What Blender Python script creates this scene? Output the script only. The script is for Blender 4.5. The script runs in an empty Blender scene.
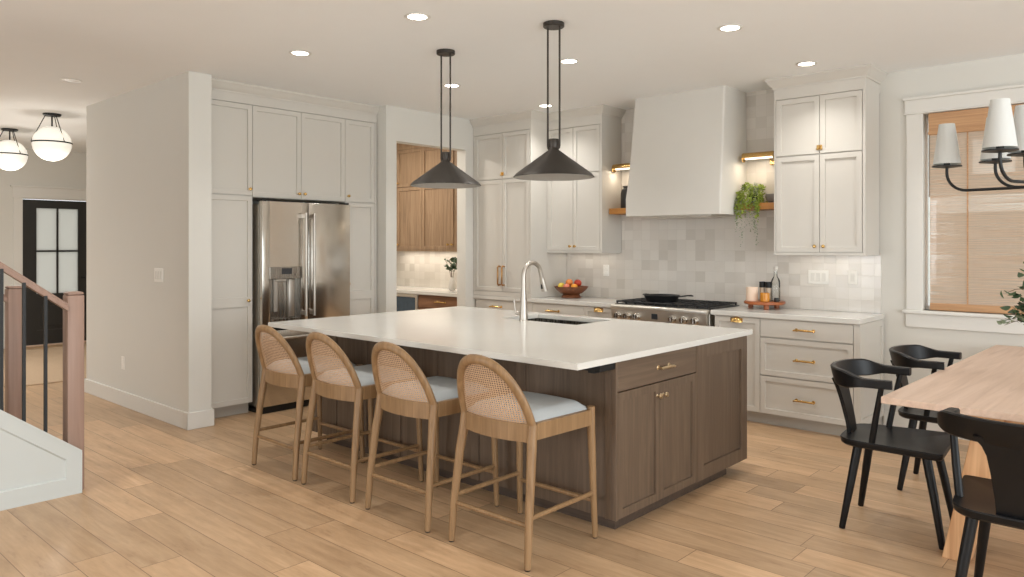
import bpy, bmesh, math, random
from mathutils import Vector, Matrix
random.seed(7)
S = bpy.context.scene
COL = S.collection
PI = math.pi

# ------------------------------------------------------------------ camera, world, light, exposure
CAM_H, YAW, F_PX, CX, Y0 = 1.475, 42.18, 748.9, 512.0, 244.1
cam_d = bpy.data.cameras.new('camera')
cam = bpy.data.objects.new('camera', cam_d)
COL.objects.link(cam)
cam.location = (0, 0, CAM_H)
cam.rotation_euler = (math.radians(90), 0, math.radians(YAW))
cam_d.sensor_width = 36.0
cam_d.lens = F_PX * 36.0 / 1024.0
cam_d.shift_y = -(288.5 - Y0) / 1024.0
cam_d.clip_start = 0.02
S.camera = cam

S.view_settings.view_transform = 'Standard'
S.view_settings.look = 'None'
S.view_settings.gamma = 1.0
S.view_settings.use_curve_mapping = False
S.view_settings.exposure = 0.25

W = bpy.data.worlds.new('sky')
S.world = W
W.use_nodes = True
WB = W.node_tree.nodes['Background']
WB.inputs['Color'].default_value = (0.92, 0.97, 1.0, 1)
WB.inputs['Strength'].default_value = 1.7

SPOT_W = 44.0
CAN_GLOW = 9.0
CEIL = 2.85


def area_light(name, loc, rot, sx, sy, power, color, spread=180):
    d = bpy.data.lights.new(name, 'AREA')
    d.shape = 'RECTANGLE'
    d.size, d.size_y = sx, sy
    d.energy = power
    d.color = color
    d.spread = math.radians(spread)
    o = bpy.data.objects.new(name, d)
    o.location = loc
    o.rotation_euler = rot
    COL.objects.link(o)
    return o


# daylight through the glazing of the open room behind the camera
area_light('daylight_right', (3.35, 1.6, 1.45), (0, math.radians(90), 0), 2.2, 6.0, 155, (0.90, 0.965, 1.0))
area_light('daylight_rear', (-4.8, -3.57, 1.45), (math.radians(90), 0, 0), 2.7, 1.8, 85, (0.93, 0.97, 1.0))
area_light('daylight_rear', (0.2, -3.57, 1.45), (math.radians(90), 0, 0), 2.7, 1.8, 10, (0.93, 0.97, 1.0))


# ------------------------------------------------------------------ materials
def lin(c):
    out = []
    for v in c[:3]:
        v = v / 255.0
        out.append(v / 12.92 if v <= 0.04045 else ((v + 0.055) / 1.055) ** 2.4)
    return (out[0], out[1], out[2], 1.0)


def new_mat(name):
    m = bpy.data.materials.new(name)
    m.use_nodes = True
    nt = m.node_tree
    return m, nt, nt.nodes['Principled BSDF'], nt.nodes['Material Output']


def N(nt, t, **kw):
    n = nt.nodes.new(t)
    for k, v in kw.items():
        setattr(n, k, v)
    return n


def mth(nt, op, a, b=None):
    n = nt.nodes.new('ShaderNodeMath')
    n.operation = op
    for i, v in enumerate((a, b)):
        if v is None:
            continue
        if isinstance(v, (int, float)):
            n.inputs[i].default_value = v
        else:
            nt.links.new(v, n.inputs[i])
    return n.outputs[0]


def plain(name, rgb, rough=0.5, metal=0.0, vary=0.03, nscale=6.0, bump=0.0, bscale=80.0, spec=0.5, coat=0.0):
    m, nt, b, _ = new_mat(name)
    tc = N(nt, 'ShaderNodeTexCoord')
    nz = N(nt, 'ShaderNodeTexNoise')
    nz.inputs['Scale'].default_value = nscale
    nz.inputs['Detail'].default_value = 3
    nt.links.new(tc.outputs['Object'], nz.inputs['Vector'])
    mx = N(nt, 'ShaderNodeMix', data_type='RGBA')
    c = lin(rgb)
    mx.inputs[6].default_value = tuple(max(0, v * (1 - vary)) for v in c[:3]) + (1,)
    mx.inputs[7].default_value = tuple(min(1, v * (1 + vary)) for v in c[:3]) + (1,)
    nt.links.new(nz.outputs['Fac'], mx.inputs[0])
    nt.links.new(mx.outputs[2], b.inputs['Base Color'])
    b.inputs['Roughness'].default_value = rough
    b.inputs['Metallic'].default_value = metal
    b.inputs['Specular IOR Level'].default_value = spec
    b.inputs['Coat Weight'].default_value = coat
    if bump:
        n2 = N(nt, 'ShaderNodeTexNoise')
        n2.inputs['Scale'].default_value = bscale
        n2.inputs['Detail'].default_value = 2
        nt.links.new(tc.outputs['Object'], n2.inputs['Vector'])
        bp = N(nt, 'ShaderNodeBump')
        bp.inputs['Strength'].default_value = bump
        bp.inputs['Distance'].default_value = 0.004
        nt.links.new(n2.outputs['Fac'], bp.inputs['Height'])
        nt.links.new(bp.outputs['Normal'], b.inputs['Normal'])
    return m


def wood(name, c1, c2, axis='z', scale=14.0, stretch=0.06, rough=0.45, c3=None, bump=0.08, spec=0.4):
    m, nt, b, _ = new_mat(name)
    tc = N(nt, 'ShaderNodeTexCoord')
    mp = N(nt, 'ShaderNodeMapping')
    sc = [scale] * 3
    sc['xyz'.index(axis)] = scale * stretch
    mp.inputs['Scale'].default_value = sc
    nt.links.new(tc.outputs['Object'], mp.inputs['Vector'])
    nz = N(nt, 'ShaderNodeTexNoise')
    nz.inputs['Scale'].default_value = 1.0
    nz.inputs['Detail'].default_value = 7
    nz.inputs['Roughness'].default_value = 0.62
    nz.inputs['Distortion'].default_value = 1.1
    nt.links.new(mp.outputs['Vector'], nz.inputs['Vector'])
    cr = N(nt, 'ShaderNodeValToRGB')
    cr.color_ramp.elements[0].position = 0.3
    cr.color_ramp.elements[1].position = 0.7
    cr.color_ramp.elements[0].color = lin(c1)
    cr.color_ramp.elements[1].color = lin(c2)
    if c3:
        e = cr.color_ramp.elements.new(0.5)
        e.color = lin(c3)
    nt.links.new(nz.outputs['Fac'], cr.inputs['Fac'])
    nt.links.new(cr.outputs['Color'], b.inputs['Base Color'])
    b.inputs['Roughness'].default_value = rough
    b.inputs['Specular IOR Level'].default_value = spec
    bp = N(nt, 'ShaderNodeBump')
    bp.inputs['Strength'].default_value = bump
    bp.inputs['Distance'].default_value = 0.003
    nt.links.new(nz.outputs['Fac'], bp.inputs['Height'])
    nt.links.new(bp.outputs['Normal'], b.inputs['Normal'])
    return m


def floor_mat():
    m, nt, b, _ = new_mat('oak_plank_floor')
    L = nt.links.new
    tc = N(nt, 'ShaderNodeTexCoord')
    sp = N(nt, 'ShaderNodeSeparateXYZ')
    L(tc.outputs['Object'], sp.inputs[0])
    PW, PL = 0.189, 1.7
    yy = mth(nt, 'DIVIDE', mth(nt, 'SUBTRACT', sp.outputs[1], 1.198), PW)
    row = mth(nt, 'FLOOR', yy)
    fy = mth(nt, 'SUBTRACT', yy, row)
    w1 = N(nt, 'ShaderNodeTexWhiteNoise', noise_dimensions='1D')
    L(row, w1.inputs['W'])
    xx = mth(nt, 'ADD', mth(nt, 'DIVIDE', sp.outputs[0], PL), mth(nt, 'MULTIPLY', w1.outputs['Value'], 7.3))
    colm = mth(nt, 'FLOOR', xx)
    fx = mth(nt, 'SUBTRACT', xx, colm)
    cmb = N(nt, 'ShaderNodeCombineXYZ')
    L(row, cmb.inputs[0])
    L(colm, cmb.inputs[1])
    w2 = N(nt, 'ShaderNodeTexWhiteNoise', noise_dimensions='2D')
    L(cmb.outputs[0], w2.inputs['Vector'])
    # grain, shifted plank by plank
    gx = mth(nt, 'ADD', mth(nt, 'MULTIPLY', sp.outputs[0], 1.3), mth(nt, 'MULTIPLY', w2.outputs['Value'], 37.0))
    gy = mth(nt, 'ADD', mth(nt, 'MULTIPLY', sp.outputs[1], 17.0), mth(nt, 'MULTIPLY', w2.outputs['Value'], 11.0))
    gv = N(nt, 'ShaderNodeCombineXYZ')
    L(gx, gv.inputs[0])
    L(gy, gv.inputs[1])
    nz = N(nt, 'ShaderNodeTexNoise')
    nz.inputs['Scale'].default_value = 1.0
    nz.inputs['Detail'].default_value = 6
    nz.inputs['Roughness'].default_value = 0.6
    nz.inputs['Distortion'].default_value = 1.3
    L(gv.outputs[0], nz.inputs['Vector'])
    cr = N(nt, 'ShaderNodeValToRGB')
    cr.color_ramp.elements[0].position = 0.25
    cr.color_ramp.elements[1].position = 0.75
    cr.color_ramp.elements[0].color = lin((179, 149, 115))
    cr.color_ramp.elements[1].color = lin((205, 177, 143))
    e = cr.color_ramp.elements.new(0.52)
    e.color = lin((193, 163, 129))
    L(nz.outputs['Fac'], cr.inputs['Fac'])
    # plank to plank tone
    tone = N(nt, 'ShaderNodeMix', data_type='RGBA', blend_type='MULTIPLY')
    tone.inputs[0].default_value = 1.0
    tr = N(nt, 'ShaderNodeValToRGB')
    tr.color_ramp.elements[0].color = (0.80, 0.78, 0.77, 1)
    tr.color_ramp.elements[1].color = (1.18, 1.13, 1.10, 1)
    L(w2.outputs['Value'], tr.inputs['Fac'])
    L(cr.outputs['Color'], tone.inputs[6])
    L(tr.outputs['Color'], tone.inputs[7])
    # cloudy stain and small knots inside each plank
    bv = N(nt, 'ShaderNodeCombineXYZ')
    L(mth(nt, 'ADD', mth(nt, 'MULTIPLY', sp.outputs[0], 2.6), mth(nt, 'MULTIPLY', w2.outputs['Value'], 53.0)), bv.inputs[0])
    L(mth(nt, 'MULTIPLY', sp.outputs[1], 9.0), bv.inputs[1])
    bn = N(nt, 'ShaderNodeTexNoise')
    bn.inputs['Scale'].default_value = 1.0
    bn.inputs['Detail'].default_value = 4
    bn.inputs['Roughness'].default_value = 0.7
    L(bv.outputs[0], bn.inputs['Vector'])
    brp = N(nt, 'ShaderNodeValToRGB')
    brp.color_ramp.elements[0].position = 0.24
    brp.color_ramp.elements[0].color = (0.66, 0.60, 0.55, 1)
    brp.color_ramp.elements[1].position = 0.62
    brp.color_ramp.elements[1].color = (1.06, 1.05, 1.04, 1)
    e2 = brp.color_ramp.elements.new(0.40)
    e2.color = (0.93, 0.91, 0.89, 1)
    L(bn.outputs['Fac'], brp.inputs['Fac'])
    ton2 = N(nt, 'ShaderNodeMix', data_type='RGBA', blend_type='MULTIPLY')
    ton2.inputs[0].default_value = 1.0
    L(tone.outputs[2], ton2.inputs[6])
    L(brp.outputs['Color'], ton2.inputs[7])
    # seams
    ey = mth(nt, 'MULTIPLY', mth(nt, 'MINIMUM', fy, mth(nt, 'SUBTRACT', 1.0, fy)), PW)
    ex = mth(nt, 'MULTIPLY', mth(nt, 'MINIMUM', fx, mth(nt, 'SUBTRACT', 1.0, fx)), PL)
    seam = mth(nt, 'LESS_THAN', mth(nt, 'MINIMUM', ey, ex), 0.0016)
    sm = N(nt, 'ShaderNodeMix', data_type='RGBA')
    sm.inputs[7].default_value = lin((112, 86, 62))
    L(seam, sm.inputs[0])
    L(ton2.outputs[2], sm.inputs[6])
    L(sm.outputs[2], b.inputs['Base Color'])
    b.inputs['Roughness'].default_value = 0.36
    b.inputs['Specular IOR Level'].default_value = 0.4
    bp = N(nt, 'ShaderNodeBump')
    bp.inputs['Strength'].default_value = 0.12
    bp.inputs['Distance'].default_value = 0.002
    h = mth(nt, 'SUBTRACT', nz.outputs['Fac'], mth(nt, 'MULTIPLY', seam, 1.5))
    L(h, bp.inputs['Height'])
    L(bp.outputs['Normal'], b.inputs['Normal'])
    return m


def tile_mat():
    m, nt, b, _ = new_mat('handmade_square_tile')
    L = nt.links.new
    tc = N(nt, 'ShaderNodeTexCoord')
    sp = N(nt, 'ShaderNodeSeparateXYZ')
    L(tc.outputs['Object'], sp.inputs[0])
    T = 0.1
    ux = mth(nt, 'DIVIDE', sp.outputs[0], T)
    uz = mth(nt, 'DIVIDE', mth(nt, 'SUBTRACT', sp.outputs[2], 0.915), T)
    cx = mth(nt, 'FLOOR', ux)
    cz = mth(nt, 'FLOOR', uz)
    fx = mth(nt, 'SUBTRACT', ux, cx)
    fz = mth(nt, 'SUBTRACT', uz, cz)
    cmb = N(nt, 'ShaderNodeCombineXYZ')
    L(cx, cmb.inputs[0])
    L(cz, cmb.inputs[1])
    wn = N(nt, 'ShaderNodeTexWhiteNoise', noise_dimensions='2D')
    L(cmb.outputs[0], wn.inputs['Vector'])
    cr = N(nt, 'ShaderNodeValToRGB')
    cr.color_ramp.elements[0].color = lin((203, 196, 186))
    cr.color_ramp.elements[1].color = lin((222, 216, 207))
    e = cr.color_ramp.elements.new(0.35)
    e.color = lin((214, 207, 198))
    L(wn.outputs['Value'], cr.inputs['Fac'])
    ed = mth(nt, 'MINIMUM', mth(nt, 'MINIMUM', fx, mth(nt, 'SUBTRACT', 1.0, fx)),
             mth(nt, 'MINIMUM', fz, mth(nt, 'SUBTRACT', 1.0, fz)))
    g = mth(nt, 'LESS_THAN', ed, 0.012)
    mx = N(nt, 'ShaderNodeMix', data_type='RGBA')
    mx.inputs[7].default_value = lin((205, 199, 189))
    L(g, mx.inputs[0])
    L(cr.outputs['Color'], mx.inputs[6])
    L(mx.outputs[2], b.inputs['Base Color'])
    b.inputs['Roughness'].default_value = 0.16
    b.inputs['Specular IOR Level'].default_value = 0.5
    nz = N(nt, 'ShaderNodeTexNoise')
    nz.inputs['Scale'].default_value = 14.0
    nz.inputs['Detail'].default_value = 2
    L(tc.outputs['Object'], nz.inputs['Vector'])
    # each tile tilts its own way
    tilt = mth(nt, 'ADD', mth(nt, 'MULTIPLY', fx, mth(nt, 'SUBTRACT', wn.outputs['Value'], 0.5)),
               mth(nt, 'MULTIPLY', nz.outputs['Fac'], 0.9))
    hh = mth(nt, 'SUBTRACT', tilt, mth(nt, 'MULTIPLY', g, 0.35))
    bp = N(nt, 'ShaderNodeBump')
    bp.inputs['Strength'].default_value = 0.35
    bp.inputs['Distance'].default_value = 0.005
    L(hh, bp.inputs['Height'])
    L(bp.outputs['Normal'], b.inputs['Normal'])
    return m


def steel_mat(name, rgb, rough=0.24, axis='z', wave=0.0):
    m, nt, b, _ = new_mat(name)
    tc = N(nt, 'ShaderNodeTexCoord')
    mp = N(nt, 'ShaderNodeMapping')
    sc = [260.0] * 3
    sc['xyz'.index(axis)] = 3.0
    mp.inputs['Scale'].default_value = sc
    nt.links.new(tc.outputs['Object'], mp.inputs['Vector'])
    nz = N(nt, 'ShaderNodeTexNoise')
    nz.inputs['Scale'].default_value = 1.0
    nt.links.new(mp.outputs['Vector'], nz.inputs['Vector'])
    b.inputs['Base Color'].default_value = lin(rgb)
    b.inputs['Metallic'].default_value = 1.0
    mr = N(nt, 'ShaderNodeMapRange')
    mr.inputs[3].default_value = rough - 0.05
    mr.inputs[4].default_value = rough + 0.06
    nt.links.new(nz.outputs['Fac'], mr.inputs[0])
    nt.links.new(mr.outputs[0], b.inputs['Roughness'])
    if wave:
        n2 = N(nt, 'ShaderNodeTexNoise')
        n2.inputs['Scale'].default_value = 2.2
        n2.inputs['Detail'].default_value = 1
        nt.links.new(tc.outputs['Object'], n2.inputs['Vector'])
        bp = N(nt, 'ShaderNodeBump')
        bp.inputs['Strength'].default_value = wave
        bp.inputs['Distance'].default_value = 0.02
        nt.links.new(n2.outputs['Fac'], bp.inputs['Height'])
        nt.links.new(bp.outputs['Normal'], b.inputs['Normal'])
    return m


def emit_mat(name, rgb, strength, base=(240, 236, 226)):
    m, nt, b, _ = new_mat(name)
    b.inputs['Base Color'].default_value = lin(base)
    b.inputs['Emission Color'].default_value = lin(rgb)
    b.inputs['Emission Strength'].default_value = strength
    b.inputs['Roughness'].default_value = 0.4
    return m


def glass_mat(name, tint=(1, 1, 1, 1), gloss=0.08, rough=0.02):
    m, nt, b, out = new_mat(name)
    nt.nodes.remove(b)
    tr = N(nt, 'ShaderNodeBsdfTransparent')
    tr.inputs['Color'].default_value = tint
    gl = N(nt, 'ShaderNodeBsdfGlossy')
    gl.inputs['Roughness'].default_value = rough
    fr = N(nt, 'ShaderNodeFresnel')
    fr.inputs['IOR'].default_value = 1.45
    mx = N(nt, 'ShaderNodeMixShader')
    nt.links.new(mth(nt, 'ADD', fr.outputs[0], gloss), mx.inputs[0])
    nt.links.new(tr.outputs[0], mx.inputs[1])
    nt.links.new(gl.outputs[0], mx.inputs[2])
    nt.links.new(mx.outputs[0], out.inputs['Surface'])
    return m


def cane_mat():
    m, nt, b, out = new_mat('woven_cane')
    L = nt.links.new
    tc = N(nt, 'ShaderNodeTexCoord')
    sp = N(nt, 'ShaderNodeSeparateXYZ')
    L(tc.outputs['Object'], sp.inputs[0])
    p = 0.0135
    a = mth(nt, 'ABSOLUTE', mth(nt, 'SINE', mth(nt, 'MULTIPLY', sp.outputs[0], PI / p)))
    c = mth(nt, 'ABSOLUTE', mth(nt, 'SINE', mth(nt, 'MULTIPLY', sp.outputs[2], PI / (p * 0.8))))
    hole = mth(nt, 'GREATER_THAN', mth(nt, 'MULTIPLY', a, c), 0.54)
    b.inputs['Roughness'].default_value = 0.55
    nz = N(nt, 'ShaderNodeTexNoise')
    nz.inputs['Scale'].default_value = 60
    L(tc.outputs['Object'], nz.inputs['Vector'])
    mx = N(nt, 'ShaderNodeMix', data_type='RGBA')
    mx.inputs[6].default_value = lin((178, 142, 112))
    mx.inputs[7].default_value = lin((216, 184, 152))
    L(nz.outputs['Fac'], mx.inputs[0])
    L(mx.outputs[2], b.inputs['Base Color'])
    tr = N(nt, 'ShaderNodeBsdfTransparent')
    ms = N(nt, 'ShaderNodeMixShader')
    L(hole, ms.inputs[0])
    L(b.outputs[0], ms.inputs[1])
    L(tr.outputs[0], ms.inputs[2])
    L(ms.outputs[0], out.inputs['Surface'])
    return m


def shade_weave_mat():
    m, nt, b, out = new_mat('woven_grass_shade')
    L = nt.links.new
    nt.nodes.remove(b)
    tc = N(nt, 'ShaderNodeTexCoord')
    mp = N(nt, 'ShaderNodeMapping')
    mp.inputs['Scale'].default_value = (1.6, 1.6, 190.0)
    L(tc.outputs['Object'], mp.inputs['Vector'])
    nz = N(nt, 'ShaderNodeTexNoise')
    nz.inputs['Scale'].default_value = 1.0
    nz.inputs['Detail'].default_value = 3
    L(mp.outputs['Vector'], nz.inputs['Vector'])
    cr = N(nt, 'ShaderNodeValToRGB')
    cr.color_ramp.elements[0].position = 0.3
    cr.color_ramp.elements[1].position = 0.7
    cr.color_ramp.elements[0].color = lin((230, 206, 184))
    cr.color_ramp.elements[1].color = lin((252, 238, 222))
    L(nz.outputs['Fac'], cr.inputs['Fac'])
    df = N(nt, 'ShaderNodeBsdfDiffuse')
    tl = N(nt, 'ShaderNodeBsdfTranslucent')
    L(cr.outputs['Color'], df.inputs['Color'])
    L(cr.outputs['Color'], tl.inputs['Color'])
    m1 = N(nt, 'ShaderNodeMixShader')
    m1.inputs[0].default_value = 0.72
    L(df.outputs[0], m1.inputs[1])
    L(tl.outputs[0], m1.inputs[2])
    tr = N(nt, 'ShaderNodeBsdfTransparent')
    m2 = N(nt, 'ShaderNodeMixShader')
    mr = N(nt, 'ShaderNodeMapRange')
    mr.inputs[1].default_value = 0.35
    mr.inputs[2].default_value = 0.65
    mr.inputs[3].default_value = 0.18
    mr.inputs[4].default_value = 0.58
    L(nz.outputs['Fac'], mr.inputs[0])
    L(mr.outputs[0], m2.inputs[0])
    L(m1.outputs[0], m2.inputs[1])
    L(tr.outputs[0], m2.inputs[2])
    L(m2.outputs[0], out.inputs['Surface'])
    return m


def translucent_mat(name, rgb, mixf=0.5, emis=0.0):
    m, nt, b, out = new_mat(name)
    nt.nodes.remove(b)
    df = N(nt, 'ShaderNodeBsdfDiffuse')
    tl = N(nt, 'ShaderNodeBsdfTranslucent')
    df.inputs['Color'].default_value = lin(rgb)
    tl.inputs['Color'].default_value = lin(rgb)
    ms = N(nt, 'ShaderNodeMixShader')
    ms.inputs[0].default_value = mixf
    nt.links.new(df.outputs[0], ms.inputs[1])
    nt.links.new(tl.outputs[0], ms.inputs[2])
    nt.links.new(ms.outputs[0], out.inputs['Surface'])
    return m


def fruit_mat(name, c1, c2):
    return plain(name, tuple((a + b_) / 2 for a, b_ in zip(c1, c2)), 0.35, vary=0.25, nscale=22)


M_WALL = plain('warm_white_wall_paint', (216, 213, 205), 0.85, vary=0.01, bump=0.05, bscale=300)
M_CEIL = plain('ceiling_paint', (240, 241, 240), 0.9, vary=0.01)
M_TRIM = plain('white_trim_paint', (222, 219, 212), 0.45, vary=0.01)
M_CAB = plain('greige_cabinet_paint', (206, 201, 192), 0.42, vary=0.012)
M_TOE = plain('grey_toe_kick_paint', (186, 180, 170), 0.5, vary=0.02)
M_SKIRT = plain('stair_skirt_paint', (202, 206, 203), 0.45, vary=0.01)
M_FLOOR = floor_mat()
M_TILE = tile_mat()
M_QUARTZ = plain('white_quartz', (214, 211, 204), 0.14, vary=0.025, nscale=3.0, spec=0.5)
M_ISL = wood('island_stained_oak', (88, 72, 58), (111, 93, 76), 'z', 26, 0.05, 0.45, (98, 81, 66))
M_ISLH = wood('island_stained_oak_horizontal', (88, 72, 58), (111, 93, 76), 'y', 26, 0.05, 0.45, (98, 81, 66))
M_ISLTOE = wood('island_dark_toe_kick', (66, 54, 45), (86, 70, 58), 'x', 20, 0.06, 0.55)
M_PWOOD = wood('pantry_oak', (126, 102, 78), (162, 136, 108), 'z', 26, 0.05, 0.45, (146, 119, 92))
M_PWOODX = wood('pantry_oak_horizontal', (112, 78, 55), (150, 110, 80), 'x', 26, 0.05, 0.45)
M_STOOL = wood('stool_ash', (126, 97, 66), (154, 122, 87), 'z', 30, 0.06, 0.42, (139, 109, 76))
M_TABLE = wood('table_pale_oak', (198, 170, 150), (222, 196, 177), 'y', 20, 0.05, 0.45, (212, 185, 165), bump=0.04)
M_TLEG = wood('table_leg_oak', (186, 138, 96), (222, 178, 134), 'z', 22, 0.05, 0.45)
M_RAIL = wood('stair_rail_beech', (148, 121, 107), (170, 142, 127), 'z', 22, 0.05, 0.45, (160, 132, 117))
M_BLACKW = plain('black_stained_wood', (12, 12, 14), 0.4, vary=0.2, nscale=30, spec=0.32)
M_BLACKM = plain('matte_black_metal', (22, 22, 22), 0.45, metal=0.2, vary=0.1, spec=0.5)
M_PEND = plain('dark_bronze_metal', (64, 59, 54), 0.42, metal=0.6, vary=0.12, nscale=20)
M_PENDIN = plain('pendant_inner_grey', (150, 145, 138), 0.5, vary=0.03)
M_BRASS = plain('brushed_brass', (214, 176, 112), 0.25, metal=1.0, vary=0.06, nscale=40)
M_CHAMP = plain('champagne_brass', (212, 192, 158), 0.28, metal=1.0, vary=0.05, nscale=40)
M_BRONZE = plain('aged_brass', (176, 136, 92), 0.32, metal=1.0, vary=0.06, nscale=40)
M_STEEL = steel_mat('brushed_stainless', (205, 199, 190), 0.2, 'y', wave=0.22)
M_STEELX = steel_mat('range_stainless', (214, 209, 200), 0.42, 'x')
M_NICKEL = steel_mat('brushed_nickel', (188, 181, 172), 0.4, 'z')
M_STEELD = steel_mat('dispenser_steel', (150, 145, 138), 0.26, 'z')
M_KNOB = steel_mat('polished_knob_steel', (214, 210, 204), 0.16, 'z')
M_DARK = plain('black_gap_plastic', (20, 19, 18), 0.6, vary=0.1)
M_SCREEN = plain('dark_display_glass', (52, 54, 58), 0.12, vary=0.05)
M_IRON = plain('cast_iron', (27, 27, 28), 0.5, vary=0.2, nscale=60, bump=0.2)
M_PLASTER = plain('plaster_hood', (214, 210, 202), 0.85, vary=0.015, bump=0.12, bscale=40)
M_AMBER = wood('amber_oak_shelf', (168, 108, 48), (206, 146, 78), 'x', 22, 0.06, 0.4)
M_CHERRY = wood('cherry_board', (132, 70, 38), (172, 100, 58), 'x', 20, 0.08, 0.35)
M_BOWL = wood('dark_carved_wood', (92, 50, 28), (138, 84, 52), 'x', 40, 0.3, 0.4)
M_CANE = cane_mat()
M_CUSH = plain('pale_blue_grey_fabric', (170, 173, 173), 0.95, vary=0.04, nscale=120, bump=0.25, bscale=400, spec=0.2)
M_BLIND = shade_weave_mat()
M_BAMBOO = wood('bamboo_valance', (172, 128, 92), (206, 164, 122), 'x', 60, 0.02, 0.6)
M_SHADE = translucent_mat('white_linen_shade', (232, 233, 230), 0.3)
M_GLOBE = emit_mat('opal_glass_globe', (255, 250, 238), 0.42)
M_LENS = emit_mat('downlight_lens', (255, 248, 236), CAN_GLOW)
M_LENSOFF = plain('unlit_downlight_lens', (205, 196, 186), 0.4)
M_BULB = emit_mat('sconce_lamp', (255, 240, 214), 1.6)
M_GLASS = glass_mat('clear_window_glass')
M_BOTTLE = glass_mat('bottle_glass', (0.97, 0.985, 0.98, 1), -0.02, 0.05)
M_FROST = translucent_mat('frosted_door_glass', (214, 212, 206), 0.7)
M_WINE = plain('wine_fridge_glass', (62, 78, 92), 0.06, vary=0.3, nscale=14)
M_LEAF = plain('deep_green_leaf', (62, 84, 54), 0.5, vary=0.3, nscale=30)
M_LEAF2 = plain('pale_olive_leaf', (122, 132, 104), 0.55, vary=0.2, nscale=30)
M_TRAIL = plain('bright_trailing_leaf', (142, 158, 60), 0.5, vary=0.35, nscale=40)
M_TRAIL2 = plain('grey_green_trailing_leaf', (140, 148, 122), 0.6, vary=0.2, nscale=40)
M_TWIG = plain('brown_twig', (96, 76, 58), 0.7, vary=0.2)
M_STONE = plain('grey_stoneware', (128, 122, 116), 0.5, vary=0.12, nscale=40)
M_CHAR = plain('charcoal_ceramic', (48, 47, 46), 0.42, vary=0.12, nscale=30)
M_WHITEC = plain('pale_ceramic', (208, 202, 194), 0.4, vary=0.05, nscale=40)
M_PLATE = plain('switch_plate_plastic', (240, 237, 230), 0.4, vary=0.01)
M_WAX = plain('cream_candle_wax', (240, 214, 190), 0.5, vary=0.02)
M_HONEY = plain('amber_glass_cup', (206, 136, 40), 0.18, vary=0.15, nscale=20)
M_SPICE = plain('pale_mill_body', (196, 176, 152), 0.3, vary=0.08)
M_DOOR = plain('black_door_paint', (44, 43, 41), 0.4, vary=0.06)
M_RUG = plain('jute_rug', (186, 162, 136), 0.95, vary=0.12, nscale=60, bump=0.5, bscale=160, spec=0.1)
M_LAWN = plain('lawn', (112, 122, 84), 0.95, vary=0.25, nscale=3)
M_SIDING = plain('neighbour_siding', (120, 100, 84), 0.8, vary=0.03)
M_OUTW = plain('outdoor_white_paint', (246, 244, 240), 0.6, vary=0.01)
M_ROOF = plain('grey_shingles', (128, 122, 118), 0.9, vary=0.2, nscale=30)
M_APPLE = fruit_mat('red_apple_skin', (176, 46, 36), (206, 84, 48))
M_PEACH = fruit_mat('peach_skin', (226, 120, 62), (236, 168, 90))
M_ORANGE = fruit_mat('orange_peel', (232, 142, 36), (240, 166, 52))
M_LEMON = fruit_mat('lemon_peel', (222, 194, 58), (238, 212, 92))
M_PINK = fruit_mat('pink_apple_skin', (214, 104, 84), (230, 150, 112))
M_LIME = fruit_mat('lime_peel', (150, 170, 60), (180, 192, 84))


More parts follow.
